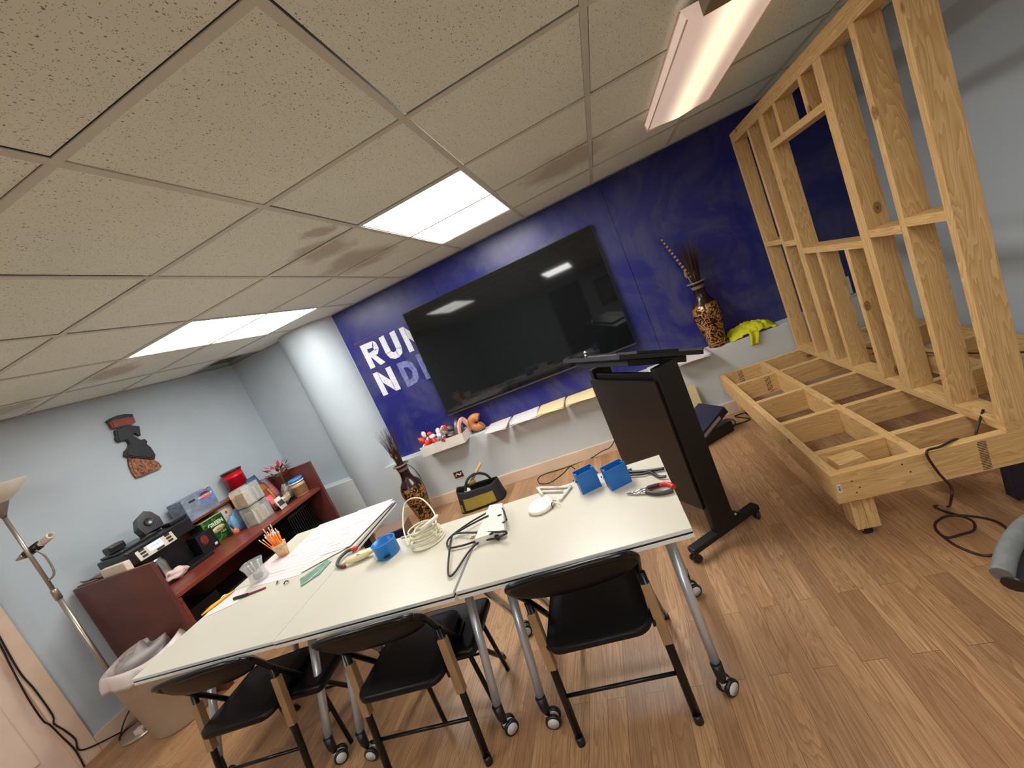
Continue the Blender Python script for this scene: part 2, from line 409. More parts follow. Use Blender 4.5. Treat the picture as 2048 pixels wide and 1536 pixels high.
# surface mounted wraparound fixture by the timber frame
zr = 2.125
P = lambda x, y, z: (x, y, z)
fx0, fx1, fy0, fy1 = 0.927, 1.285, 0.90, 1.97
t = thing('surface_light', 'long surface mounted ceiling light with glowing lens beside timber frame', 'ceiling light', (1.106, 1.385, H), 0)
L = (1.106, 1.385, H)
MB().box((0.985, fy0-0.30, H-0.075), (1.23, fy0-0.002, H-0.001), bev=0.004).box((1.0, fy0, H-0.03), (1.21, fy1-0.05, H-0.001)).local(L).build('housing', paint('olive_grey_metal', (128, 118, 92), 0.5), t)
M = Mat('glowing_lens'); tc = M.node('ShaderNodeTexCoord'); sp = M.node('ShaderNodeSeparateXYZ'); M.link(tc.outputs['Object'], sp.inputs[0])
def peak(c, wd):
    d = M.math('ABSOLUTE', M.math('SUBTRACT', sp.outputs[0], c)); return M.math('SUBTRACT', 1.0, M.math('MINIMUM', M.math('DIVIDE', d, wd), 1.0))
st = M.math('ADD', M.math('POWER', peak(-0.025, 0.085), 1.6), M.math('POWER', peak(0.045, 0.085), 1.6))
M.color((0.8, 0.75, 0.7, 1)); M.link(M.mix(st, (1.0, 0.70, 0.58, 1), (1.0, 0.93, 0.60, 1)), M.b.inputs['Emission Color'])
M.link(M.math('ADD', M.math('MULTIPLY', st, WRAP*0.28), WRAP*0.16), M.b.inputs['Emission Strength']); M.set(0.3)
# lens: shallow trough with a flared lip on the room side
prof = [(fx0, zr+0.035), (fx0+0.012, zr), (fx0+0.03, zr-0.002), (fx0+0.18, zr-0.016), (fx1-0.03, zr-0.002), (fx1-0.004, zr), (fx1, zr+0.03)]
mb = MB(); V = [[mb.bm.verts.new((x, y, z)) for x, z in prof] for y in (fy0, fy1)]
for k in range(len(prof)-1): mb._f([V[0][k], V[0][k+1], V[1][k+1], V[1][k]])
mb._f(V[0]); mb._f(V[1])
mb.local(L).build('lens', M.m, t)
mb = MB().box((fx0-0.004, fy0, zr+0.03), (fx0+0.002, fy1, zr+0.034)); mb.tube([(fx0+0.012, fy0, zr-0.001), (fx0+0.012, fy1, zr-0.001)], 0.0035, 6)
mb.tube([(fx1-0.004, fy0, zr-0.001), (fx1-0.004, fy1, zr-0.001)], 0.0035, 6); mb.box((fx0, fy1-0.004, zr-0.008), (fx1, fy1+0.006, zr+0.035))
mb.local(L).build('lens_rim', paint('warm_white_rim', (240, 214, 190), 0.4), t)
mb = MB().box((fx0+0.03, fy0+0.02, zr+0.032), (fx1-0.03, fy1-0.01, zr+0.036)); mb.local(L).build('back_plate', TEE, t)
# door in the left wall with its casing
DOORM = paint('pinkish_white_door', (224, 200, 184), 0.45)
mb = MB().box((XL-0.02, 0.545, 0), (XL+0.018, 0.652, 2.14), bev=0.004).box((XL-0.02, -0.42, 0), (XL+0.018, -0.32, 2.14), bev=0.004).box((XL-0.02, -0.42, 2.05), (XL+0.018, 0.652, 2.14), bev=0.004)
struct('trim_1', mb, TRIM)
d = struct('door_1', MB().box((XL-0.05, -0.32, 0.01), (XL-0.012, 0.545, 2.05)), DOORM)
mb = MB()
for a, b, c, e in ((-0.2, 0.08, 0.2, 0.95), (0.16, 0.44, 0.2, 0.95), (-0.2, 0.08, 1.1, 1.9), (0.16, 0.44, 1.1, 1.9)): mb.box((XL-0.013, a, c), (XL-0.002, b, e), bev=0.005)
mb.build('door_panel', DOORM, d)
# light switch plate low on the navy wall and trim piece
t = MB().box((2.095, YB-0.012, 0.58), (2.125, YB-0.006, 0.72), bev=0.002).build('cover_plate', WHITE); t['label'] = 'narrow pale cover plate on navy wall seen through timber frame'; t['category'] = 'cover plate'
# rear of the room, seen only mirrored in the television
struct('door_2', MB().box((-1.0, YF, 0), (-0.1, YF+0.03, 2.0)), paint('dark_wood_door', (60, 44, 36), 0.5))
t = thing('framed_picture', 'dark framed portrait print on the wall opposite the television', 'picture', (0.55, YF+0.03, 1.45))
MB().box((-0.28, -0.03, -0.36), (0.28, 0.0, 0.36), bev=0.004).build('frame', BLK, t)
MB().box((-0.23, 0.0, -0.31), (0.23, 0.004, 0.31)).build('print', paint('grey_print', (150, 146, 140), 0.6, var=0.25, scale=9), t)
# ================================================================== TIMBER FRAME ON CASTERS
FO = (0.956, 0.991, 0.0); FRZ = -math.radians(1.44)
fr = thing('timber_frame', 'unfinished pine stud wall on a low platform frame with casters', 'timber frame', FO, FRZ)
Z0, Z1 = 0.22, 0.354; T = 0.036; LEN = 1.795; WID = 1.25
def board(name, a, b, axis, parent=fr, bev=0.0015): return MB().box(a, b, bev=bev).build(name, PINE[axis], parent)
board('rim_board', (0, T, Z0), (T, LEN, Z1), 1)
nb = board('rim_board', (0, 0, Z0), (WID, T, Z1), 0)
board('rim_board', (T, LEN-T, Z0), (WID-T, LEN, Z1), 0)
board('rim_board', (WID-T, T, Z0), (WID, LEN, Z1), 1)
board('stringer', (0.300, T, Z0), (0.300+T, LEN-T, Z1), 1)
board('stringer', (0.94, T, Z0), (0.94+T, LEN-T, Z1), 1)
for y in (0.19, 0.585, 0.985, 1.425):
    for a, b in ((T, 0.30), (0.30+T, 0.94), (0.94+T, WID-T)): board('joist', (a, y, Z0), (b, y+T, Z1), 0)
PX0, PX1 = 0.587, 0.676
board('bottom_plate', (PX0, 0, Z1), (PX1, LEN, Z1+T), 1)
ZT = 2.026; zs0, zs1 = Z1+T, ZT-2*T
board('top_plate', (PX0, 0, ZT-T), (PX1, LEN, ZT), 1); board('top_plate', (PX0, 0, ZT-2*T), (PX1, LEN, ZT-T), 1)
studs = {'s1': LEN-T, 's2': 1.434, 's3b': 1.224, 's3': 1.188, 's4b': 0.530, 's4': 0.494, 's5': 0.24, 's6': 0.0}
for k, y in studs.items(): board('stud', (PX0, y, zs0), (PX1, y+T, zs1), 2)
ZS, ZH = 1.104, 1.752
board('window_sill_board', (PX0, 0.530+T, ZS), (PX1, 1.188, ZS+T), 1)
board('header', (PX0, 0.530+T, ZH), (PX1, 1.188, ZH+T), 1)
for y in (0.70, 1.0): board('cripple_stud', (PX0, y, zs0), (PX1, y+T, ZS), 2)
for y in (0.68, 1.0): board('cripple_stud', (PX0, y, ZH+T), (PX1, y+T, zs1), 2)
board('blocking', (PX0, 0.276, 1.148), (PX1, 0.494, 1.184), 1); board('blocking', (PX0, 0.036, 1.172), (PX1, 0.24, 1.208), 1)
board('blocking', (PX0, 1.26, 1.165), (PX1, 1.434, 1.201), 1); board('blocking', (PX0, 1.47, 1.185), (PX1, 1.759, 1.221), 1)
for x, y in ((0.05, 0.04), (WID-0.14, 0.04), (0.05, LEN-0.13), (WID-0.14, LEN-0.13)):
    board('leg', (x, y, 0.052), (x+0.045, y+0.09, Z0), 2); board('leg', (x+0.046, y, 0.052), (x+0.09, y+0.09, Z0), 2)
    c = MB().cyl((x+0.03, y+0.045, 0.022), (x+0.062, y+0.045, 0.022), 0.022, 20).build('caster', BLK, fr)
    MB().box((x+0.022, y+0.02, 0.03), (x+0.028, y+0.07, 0.052)).box((x+0.064, y+0.02, 0.03), (x+0.070, y+0.07, 0.052)).box((x+0.015, y+0.01, 0.046), (x+0.076, y+0.08, 0.052)).build('caster_fork', CHROME, c)
# black leg block half way along the near board
MB().box((0.60, 0.045, 0.03), (0.655, 0.10, Z0), bev=0.004).build('steel_foot', paint('blue_black_steel', (18, 22, 40), 0.4), fr)
# dark grade stamps and the tag on the corner board
mb = MB()
for k in range(18): mb.box((0.493 + (k % 2)*0.002, -0.0006, Z0+0.006+k*0.0068), (0.522, 0.0, Z0+0.0088+k*0.0068))
mb.build('ink_stamp', INK, fr)
for (x, y, rows) in ((0.13, LEN-T-0.0006, 6), (0.22, 1.425-0.0006, 6)):
    mb = MB()
    for r in range(14):
        for q in range(3): 
            if (r*7+q*5) % 4: mb.box((x+q*0.012, y, Z0+0.01+r*0.0085), (x+0.009+q*0.012, y+0.0005, Z0+0.0145+r*0.0085))
    mb.build('ink_stamp', INK, fr)
MB().box((0.012, -0.0008, Z0+0.05), (0.028, 0, Z0+0.09)).build('paper_tag', PAPER, fr)
mb = MB()
for k in range(4): mb.box((0.016, -0.0013, Z0+0.06+k*0.006), (0.025, -0.0008, Z0+0.063+k*0.006))
mb.build('tag_print', INK, fr)
for x, z in ((0.07, 0.31), (0.075, 0.255), (0.25, 0.33), (0.27, 0.29), (0.09, 0.275)):
    mb = MB(); mb.lathe([(0.0035, -0.0003), (0.0035, 0.0004)], seg=8, M=Matrix.Translation((x, 0, z)) @ Matrix.Rotation(PI/2, 4, 'X')); mb.build('screw', INK, fr)
# offcut wedge in the corner bay
o = MB().prism([(0, 0), (0.105, 0.0), (0.115, 0.07), (0.01, 0.085)], 0, 0.03).build('pine_offcut', PINE[0]); o.location = (1.02, 1.045, 0.328); o.rotation_euler = (0.03, 0, 0.2)
tag(o, 'small pale wood offcut lying in the near corner bay of platform frame', 'wood offcut')
# offcut rests on a cleat
board('cleat', (0.038, 0.04, 0.29), (0.19, 0.185, 0.324), 0)

# ================================================================== FLIP TOP TABLES
TZ = 0.68; TD = 0.56; TW = 0.818
EDGE = paint('grey_white_edge', (214, 216, 214), 0.35); EBLK = paint('black_edge_strip', (18, 20, 24), 0.4)
def make_table():
    r = thing('flip_top_table', 'table', 'table')
    MB().box((0.0012, 0.0012, TZ-0.012), (TW-0.0012, TD-0.0012, TZ)).build('tabletop', LAM, r)
    e = MB()
    for a, b in (((0, 0), (TW, 0.001)), ((0, TD-0.001), (TW, TD)), ((0, 0.001), (0.001, TD-0.001)), ((TW-0.001, 0.001), (TW, TD-0.001))): e.box((a[0], a[1], TZ-0.012), (b[0], b[1], TZ-0.0005))
    e.build('edge_band', EDGE, r)
    MB().box((0.0005, 0.0015, TZ-0.0195), (TW-0.0005, TD-0.0015, TZ-0.0122)).build('edge_strip', EBLK, r)
    MB().box((0, -0.001, TZ-0.032), (TW, TD+0.001, TZ-0.0197), bev=0.001).build('underside', EDGE, r)
    MB().box((0.03, 0.27, TZ-0.115), (TW-0.03, 0.285, TZ-0.033)).build('modesty_panel', paint('shaded_beige_panel', (188, 174, 158), 0.5), r)  # modesty panel in its own beige
    for x in (0.085, TW-0.085):
        MB().box((x-0.02, 0.16, TZ-0.048), (x+0.02, 0.42, TZ-0.0325), bev=0.004).box((x-0.016, 0.235, TZ-0.15), (x+0.016, 0.30, TZ-0.04), bev=0.008).build('tilt_bracket', BLK, r)
        for sgn, yt, yb in ((-1, 0.245, 0.055), (1, 0.285, 0.53)):
            l = MB().tube([(x, yt, TZ-0.125), (x, yb, 0.115)], [0.019, 0.0165], 14).build('leg', SILV, r)
            MB().tube([(x, yb-0.0004*sgn, 0.135), (x, yb+0.004*sgn, 0.085), (x, yb+0.002*sgn, 0.06)], [0.0195, 0.018, 0.012], 12).build('leg_socket', BLK, l)
            ang = (x*53.7 + yb*91.3) % 1.9
            Mx = Matrix.Translation((x, yb, 0)) @ Matrix.Rotation(ang, 4, 'Z')
            c = MB()
            for k in (-1, 1): c.lathe([(0.020, -0.008), (0.029, -0.007), (0.030, 0), (0.029, 0.007), (0.020, 0.008)], seg=22, M=Mx @ Matrix.Translation((0.012, k*0.016, 0.0302)) @ Matrix.Rotation(PI/2, 4, 'X'))
            c = c.build('caster', BLK, r)
            g = MB()
            for k in (-1, 1): g.lathe([(0.0, -0.0095), (0.021, -0.0095), (0.0215, 0.0095), (0.0, 0.0095)], seg=20, M=Mx @ Matrix.Translation((0.012, k*0.016, 0.0302)) @ Matrix.Rotation(PI/2, 4, 'X'), caps=False)
            g.lathe([(0.012, 0.0), (0.013, 0.022), (0.008, 0.03)], c=(0.0, 0, 0.034), seg=12, M=Mx)
            g.build('wheel_cap', paint('pale_grey_caster', (206, 208, 206), 0.35), c)
    return r
def copy_tree(o, parent=None):
    c = o.copy(); C.objects.link(c)
    if parent: c.parent = parent
    for ch in list(o.children): copy_tree(ch, c)
    return c
proto = make_table()
TR = math.radians(1.95)
spots = [(-2.094, 0.311, TR, 'white flip-top table at the left end of the row, beside trash bin'),
         (-1.273, 0.335, TR, 'white flip-top table in the middle of the row, holding green packet'),
         (-0.444, 0.366, TR, 'white flip-top table at the right end with blue electrical boxes'),
         (-2.115, 0.874, TR, 'white flip-top table behind the row, covered with lined sheets')]
for n, (x, y, a, lab) in enumerate(spots):
    o = proto if n == 0 else copy_tree(proto)
    o.location = (x, y, 0); o.rotation_euler = (0, 0, a); o['label'] = lab; o['group'] = 'white flip-top tables pushed together'

# ================================================================== FOLDING CHAIRS
def make_chair():
    r = thing('folding_chair', 'chair', 'chair')
    # padded seat with rounded corners
    def outline(w0, w1, y0, y1, rad, n=6):
        pts = []
        for (cx, cy, a0, rr, ww) in ((w0/2-rad, y0+rad, -PI/2, rad, 0), (w1/2-rad, y1-rad, 0, rad, 0), (-w1/2+rad, y1-rad, PI/2, rad, 0), (-w0/2+rad, y0+rad, PI, rad, 0)):
            for k in range(n+1): a = a0 + k*PI/2/n; pts.append((cx+rr*math.cos(a), cy+rr*math.sin(a)))
        return pts
    def layered(levels, dome=0.004):
        mb = MB(); rings = []
        for ins, z in levels:
            rings.append([mb.bm.verts.new((x, y, z)) for x, y in outline(0.372-2*ins, 0.345-2*ins, 0.0+ins, 0.365-ins, max(0.055-ins, 0.01))])
        for A, B in zip(rings, rings[1:]):
            for k in range(len(A)): mb._f([A[k], A[(k+1) % len(A)], B[(k+1) % len(A)], B[k]], True)
        mb._f(list(reversed(rings[0]))); mb._f(rings[-1], True); return mb
    s = layered([(0.006, 0.366), (0.0, 0.370), (0.0, 0.384), (0.004, 0.390), (0.010, 0.393), (0.016, 0.3935), (0.03, 0.4), (0.06, 0.402)]).build('seat', VINYL, r)
    pp = outline(0.372-0.008, 0.345-0.008, 0.004, 0.361, 0.051)
    MB().tube([(x, y, 0.3895) for x, y in pp], 0.0022, 6, closed=True).build('piping', VINYL, s)
    # curved padded backrest
    def bk(u, v, off):
        x = (u-0.5)*0.455; e = abs(u-0.5)*2
        hh = 0.062*math.sqrt(max(0, 1-e**3.2)) + 0.001
        zc = 0.622 + 0.008*(1-e*e); yc = 0.028 + 0.028*(1-e*e)*-1
        vv = (v-0.5)*2
        return (x, yc + off*(1-abs(vv)**4)*math.sqrt(max(0, 1-e**6)) + vv*hh*-0.42, zc + vv*hh)
    mb = MB().grid(lambda u, v: bk(u, v, -0.012), 28, 10).grid(lambda u, v: bk(u, v, 0.014), 28, 10)
    mb.build('backrest', VINYL, r)
    mb = MB(); rim = [bk(k/28, 1, 0) for k in range(29)] + [bk(k/28, 0, 0) for k in range(28, -1, -1)]
    # frame tubes
    for sx in (-1, 1):
        P_ = smooth_path([(sx*0.205, 0.0, 0.662), (sx*0.222, 0.022, 0.635), (sx*0.216, 0.06, 0.585), (sx*0.204, 0.115, 0.50), (sx*0.198, 0.30, 0.225), (sx*0.196, 0.455, 0.012)], 6)
        l = MB().tube(P_, 0.0115, 10).build('leg', BLKM, r)
        MB().cyl((sx*0.196, 0.458, 0.0), (sx*0.196, 0.450, 0.03), 0.014, 12).build('rubber_foot', BLK, l)
        # rear leg with its tan sleeve
        l = MB().tube([(sx*0.208, 0.098, 0.52), (sx*0.208, 0.0, 0.012)], 0.0125, 8, flat=1.2).build('leg', BLKM, r)
        MB().box((-0.016, -0.0165, -0.105), (0.016, 0.016, 0.105), M=Matrix.Translation((sx*0.208, 0.0715, 0.378)) @ Matrix.Rotation(math.radians(-10.9), 4, 'X'), bev=0.003).build('tan_sleeve', TAN, l)
        MB().cyl((sx*0.208, -0.0018, 0.0), (sx*0.208, 0.003, 0.03), 0.0155, 12).build('rubber_foot', BLK, l)
        MB().box((sx*0.19-0.006, 0.05, 0.345), (sx*0.19+0.006, 0.30, 0.368)).build('seat_rail', BLKM, r)
    MB().cyl((-0.2, 0.033, 0.17), (0.2, 0.033, 0.17), 0.007, 10).build('crossbar', BLKM, r)
    MB().cyl((-0.198, 0.352, 0.15), (0.198, 0.352, 0.15), 0.006, 10).build('crossbar', BLKM, r)
    MB().tube(smooth_path([(-0.205, -0.0, 0.662), (-0.18, -0.022, 0.680), (-0.09, -0.03, 0.689), (0, -0.034, 0.691), (0.09, -0.03, 0.689), (0.18, -0.022, 0.680), (0.205, -0.0, 0.662)], 5), 0.0115, 10).build('top_rail', BLKM, r)
    return r
ch = make_chair()
for n, (x, y, a, lab) in enumerate([(-0.036, 0.356, math.radians(3.2), 'black padded folding chair at the right end table'),
        (-0.815, 0.30, math.radians(4.5), 'black padded folding chair in front of the middle table, between two others'),
        (-1.63, 0.27, math.radians(8), 'black padded folding chair nearest the white trash bin')]):
    o = ch if n == 0 else copy_tree(ch)
    o.location = (x, y, 0); o.rotation_euler = (0, 0, a); o['label'] = lab; o['group'] = 'black folding chairs along the white tables'
# low stools further under the tables
def make_stool():
    r = thing('padded_stool', 'stool', 'stool')
    def rr(ins, z):
        out = []
        for cx, cy, a0 in ((0.185, -0.15, -PI/2), (0.185, 0.15, 0), (-0.185, 0.15, PI/2), (-0.185, -0.15, PI)):
            for k in range(6): a = a0+k*PI/10; out.append((cx*(1-0.2)+ (0.037+0.0-ins)*math.cos(a)*1.0, cy*(1-0.2)+(0.03-ins)*math.sin(a), z))
        return out
    mb = MB(); R_ = [[mb.bm.verts.new(p) for p in rr(i, z)] for i, z in ((0.006, 0.325), (0.0, 0.33), (0.0, 0.352), (0.008, 0.358), (0.02, 0.362))]
    for A, B in zip(R_, R_[1:]):
        for k in range(len(A)): mb._f([A[k], A[(k+1) % len(A)], B[(k+1) % len(A)], B[k]], True)
    mb._f(list(reversed(R_[0]))); mb._f(R_[-1]); mb.build('seat', VINYL, r)
    for sx in (-1, 1):
        for sy in (-1, 1): MB().tube([(sx*0.12, sy*0.09, 0.328), (sx*0.13, sy*0.1, 0.0)], 0.01, 8).build('leg', BLKM, r)
    return r
st_ = make_stool()
for n, (x, y, a, lab) in enumerate([(-0.745, 0.60, math.radians(2), 'black padded seat tucked under the middle and right tables'), (-1.50, 0.56, math.radians(4), 'black padded seat tucked under the left and middle tables')]):
    o = st_ if n == 0 else copy_tree(st_)
    o.location = (x, y, 0); o.rotation_euler = (0, 0, a); o['label'] = lab; o['group'] = 'low black seats tucked under the tables'

# ================================================================== TELEVISION
tv = thing('television', 'very large black flat television mounted on the navy wall', 'television', (-0.455, 2.955, 1.36))
TVM = Mat('glossy_black_screen'); TVM.color((0.006, 0.007, 0.008, 1)); TVM.set(0.045, spec=0.55)
M = Matrix.Rotation(math.radians(-1.3), 4, 'X')
TVW, TVH = 0.945, 0.535
MB().box((-TVW, -0.055, -TVH), (TVW, -0.015, TVH), M=M, bev=0.003).build('housing', BLK, tv)
MB().box((-TVW+0.008, -0.0575, -TVH+0.018), (TVW-0.008, -0.055, TVH-0.008), M=M).build('screen', TVM.m, tv)
MB().box((-TVW, -0.0605, -TVH), (TVW, -0.055, -TVH+0.010), M=M).build('lower_bezel', paint('bezel_grey', (96, 88, 80), 0.35, 0.6), tv)
MB().box((-0.25, -0.02, -0.2), (0.25, 0.002, 0.2)).build('wall_mount', BLKM, tv)
# ================================================================== PAINTED LETTERS
CHALK = Mat('chalky_white_paint'); v = CHALK.coord((1,1,1)); n = CHALK.noise(CHALK.coord((60,60,8)), 1.2, 3); n2 = CHALK.noise(CHALK.coord((8,60,60), rot=(0,0.5,0)), 1.2, 3)
CHALK.color(CHALK.mix(CHALK.math('MULTIPLY', n.outputs[0], n2.outputs[0]), srgb(236, 236, 242), srgb(112, 118, 168))); CHALK.set(0.7)
FAINT = Mat('thin_white_paint'); n = FAINT.noise(FAINT.coord((20,20,20)), 1.4, 3); FAINT.color(FAINT.ramp(n.outputs[0], [(0.3, srgb(84, 92, 150)), (0.7, srgb(130, 136, 180))])); FAINT.set(0.6)
RED = paint('red_line', (120, 40, 84), 0.6)
def letter(polys, x0, x1, z0, z1, mat, lab, holes=(), name='painted_letter'):
    mb = MB()
    for p in polys:
        q = [(x0 + a*(x1-x0), z0 + b*(z1-z0)) for a, b in p]
        mb.prism(q, 0, 0.0012, M=Matrix.Translation((0, YB-0.0065, 0)) @ Matrix.Rotation(PI/2, 4, 'X'))
    mb.local((x0, YB-0.0065, z0)); o = mb.build(name, mat, loc=(x0, YB-0.0065, z0))
    tag(o, lab, 'painted letter', 'hand-painted letters beside the television'); return o
Rb = [[(0,0),(0.32,0),(0.32,1),(0,1)], [(0.32,0.78),(0.75,0.74),(0.85,0.98),(0.32,1)], [(0.72,0.60),(1.0,0.62),(0.98,0.88),(0.85,0.98),(0.70,0.8)], [(0.32,0.40),(0.80,0.44),(1.0,0.62),(0.72,0.64),(0.32,0.60)], [(0.36,0.42),(0.66,0.42),(1.0,0.02),(0.66,-0.01)]]
Ub = [[(0,0.3),(0.32,0.33),(0.32,1.02),(0,1)], [(0.66,0.33),(0.98,0.30),(1.0,1.02),(0.68,1)], [(0,0.32),(0.12,0.10),(0.36,0),(0.42,0.26),(0.32,0.34)], [(0.36,0),(0.62,0),(0.62,0.26),(0.40,0.26)], [(0.62,0),(0.88,0.1),(0.98,0.32),(0.66,0.34),(0.58,0.26)]]
Nb = [[(0,0),(0.28,0),(0.28,1),(0,1)], [(0.72,0),(1,0),(1,1),(0.72,1)], [(0.26,1),(0.26,0.55),(0.74,0),(0.74,0.45)]]
Db = [[(0,0),(0.3,0),(0.3,1),(0,1)], [(0.3,0.76),(0.55,0.72),(0.7,0.95),(0.3,1)], [(0.55,0.72),(0.7,0.5),(1,0.5),(0.92,0.8),(0.7,0.95)], [(0.7,0.5),(0.55,0.26),(0.7,0.05),(0.92,0.2),(1,0.5)], [(0.55,0.26),(0.3,0.24),(0.3,0),(0.7,0.05)]]
Eb = [[(0,0),(0.32,0),(0.32,1),(0,1)], [(0.32,0.78),(1,0.78),(1,1),(0.32,1)], [(0.32,0.4),(0.85,0.4),(0.85,0.6),(0.32,0.6)], [(0.32,0),(1,0),(1,0.2),(0.32,0.2)]]
letter(Rb, -1.985, -1.80, 1.545, 1.795, CHALK.m, 'white painted capital letter R at the start of upper row')
letter(Ub, -1.755, -1.565, 1.54, 1.79, CHALK.m, 'white painted capital letter U between R and N')
letter(Nb, -1.515, -1.32, 1.54, 1.79, CHALK.m, 'white painted capital letter N half hidden by television, upper row')
letter(Nb, -1.99, -1.775, 1.245, 1.495, CHALK.m, 'white painted capital letter N directly under the R')
letter(Db, -1.70, -1.525, 1.235, 1.490, FAINT.m, 'thin blue-white capital letter D in the lower row')
letter(Eb, -1.475, -1.33, 1.232, 1.495, FAINT.m, 'thin blue-white capital letter E cut by the television edge')
o = MB().box((-2.02, YB-0.0072, 1.832), (-1.75, YB-0.0065, 1.836)).box((-2.03, YB-0.0072, 1.822), (-2.01, YB-0.0065, 1.842)).box((-2.0, YB-0.0072, 1.222), (-1.82, YB-0.0065, 1.2245)).build('chalk_guideline', RED)
tag(o, 'thin red guide lines marked above and below the painted letters', 'marking')
# ================================================================== DESK WITH THE REFRESHMENTS
CH = Mat('cherry_laminate'); v = CH.coord((14, 1.4, 14)); n = CH.noise(v, 1.3, 4, 0.55, 0.5)
CH.color(CH.ramp(n.outputs[0], [(0.3, srgb(92, 38, 28)), (0.7, srgb(140, 62, 42))])); CH.set(0.32, spec=0.5); CHERRY = CH.m
CH = Mat('dark_cherry_laminate'); v = CH.coord((2.2, 5, 5)); n = CH.noise(v, 1.3, 4); CH.color(CH.ramp(n.outputs[0], [(0.3, srgb(88, 46, 42)), (0.7, srgb(108, 58, 52))])); CH.set(0.4, spec=0.4); CHERRYD = CH.m
DX0, DX1, DY0, DY1, DZ, DT = -3.475, -2.70, 0.935, 2.45, 0.712, 0.975
DO = (-3.09, 1.69, 0)
desk = thing('reception_desk', 'dark cherry reception desk with raised end panels against the left wall', 'desk', DO)
def dpart(name, a, b, mat, bev=0.003): return MB().box(a, b, bev=bev).local(DO).build(name, mat, desk)
dpart('end_panel', (DX0, DY0, 0.0), (DX1, DY0+0.028, DT), CHERRYD)
dpart('end_panel', (DX0, DY1-0.028, 0.0), (DX1, DY1, DT), CHERRYD)
dpart('back_panel', (DX0, DY0+0.028, 0.0), (DX0+0.025, DY1-0.028, 0.962), CHERRY)
dpart('worktop', (DX0+0.025, DY0+0.028, DZ-0.028), (DX1-0.02, DY1-0.028, DZ), CHERRY)
dpart('ledge_cap', (DX0, DY0+0.028, 0.962), (DX0+0.19, DY1-0.028, DT+0.006), CHERRY)
dpart('end_post', (DX1-0.05, DY0+0.028, 0.0), (DX1, DY0+0.05, DZ-0.03), CHERRY)
dpart('under_shelf', (DX0+0.3, DY0+0.028, 0.10), (DX1-0.10, DY1-0.028, 0.118), BLK)
def box_thing(name, label, cat, base, size, rz, mat, face=None, group=None):
    o = thing(name, label, cat, base, rz, group); x, y, z = size
    MB().box((-x/2, -y/2, 0), (x/2, y/2, z), bev=0.0015).build('carton', mat, o); return o
# black crates under the worktop
def crate(x, y, z, label, sx=0.30, sy=0.34, sz=0.26, rz=0):
    o = thing('slatted_crate', label, 'crate', (x, y, z), rz, 'black crates under the desk')
    f = MB().box((-sx/2, -sy/2, 0), (sx/2, sy/2, 0.012)).box((-sx/2, -sy/2, sz-0.02), (sx/2, -sy/2+0.01, sz)).box((-sx/2, sy/2-0.01, sz-0.02), (sx/2, sy/2, sz)).box((-sx/2, -sy/2, sz-0.02), (-sx/2+0.01, sy/2, sz)).box((sx/2-0.01, -sy/2, sz-0.02), (sx/2, sy/2, sz))
    f.build('rim', BLK, o)
    s = MB()
    for k in range(13):
        yy = -sy/2 + 0.008 + k*(sy-0.016)/12
        s.box((sx/2-0.007, yy-0.005, 0.012), (sx/2-0.002, yy+0.005, sz-0.02)); s.box((-sx/2+0.002, yy-0.005, 0.012), (-sx/2+0.007, yy+0.005, sz-0.02))
    for k in range(11):
        xx = -sx/2 + 0.01 + k*(sx-0.02)/10
        s.box((xx-0.005, -sy/2+0.002, 0.012), (xx+0.005, -sy/2+0.007, sz-0.02)); s.box((xx-0.005, sy/2-0.007, 0.012), (xx+0.005, sy/2-0.002, sz-0.02))
    s.build('slats', BLK, o); return o
crate(-2.99, 2.20, 0.118, 'black slatted crate on the low shelf under far end of desk')
crate(-2.99, 2.20, 0.39, 'black slatted crate stacked on another under far end of desk', 0.29, 0.33, 0.24, 0.05)
o = MB().box((-0.16, -0.22, 0), (0.16, 0.22, 0.35), bev=0.01).build('storage_bin', BLK); o.location = (-2.99, 1.55, 0.118); tag(o, 'plain black storage bin under the middle of the desk', 'storage bin')  # black boxes added to fill in the shadow below the worktop
o = MB().box((-0.16, -0.14, 0), (0.16, 0.14, 0.42), bev=0.01).build('storage_bin', BLKM); o.location = (-3.0, 1.13, 0.118); tag(o, 'plain black storage bin under near end of the desk', 'storage bin')
# ---- coffee machine
W0 = (-3.21, 1.29, DZ)
cm = thing('coffee_machine', 'black twin coffee machine with silver control panel and blue display', 'coffee machine', W0); cm.scale = (1.12, 1.22, 1.22)
BLKG = paint('black_appliance', (24, 26, 30), 0.28, spec=0.6)
mb = MB().box((-0.15, -0.19, 0), (0.15, 0.19, 0.022), bev=0.006).box((-0.15, -0.19, 0.022), (-0.03, 0.19, 0.20), bev=0.006)
mb.build('base', BLKG, cm)
mb = MB().box((-0.15, -0.19, 0.20), (0.12, 0.19, 0.285), bev=0.010); mb.build('brew_head', BLKG, cm)
MB().box((-0.14, -0.17, 0.2855), (0.06, 0.03, 0.30), bev=0.005).build('reservoir_lid', BLKG, cm)
MB().box((-0.10, -0.165, 0.3005), (-0.02, -0.085, 0.345), bev=0.014).build('lid_knob', BLKG, cm)
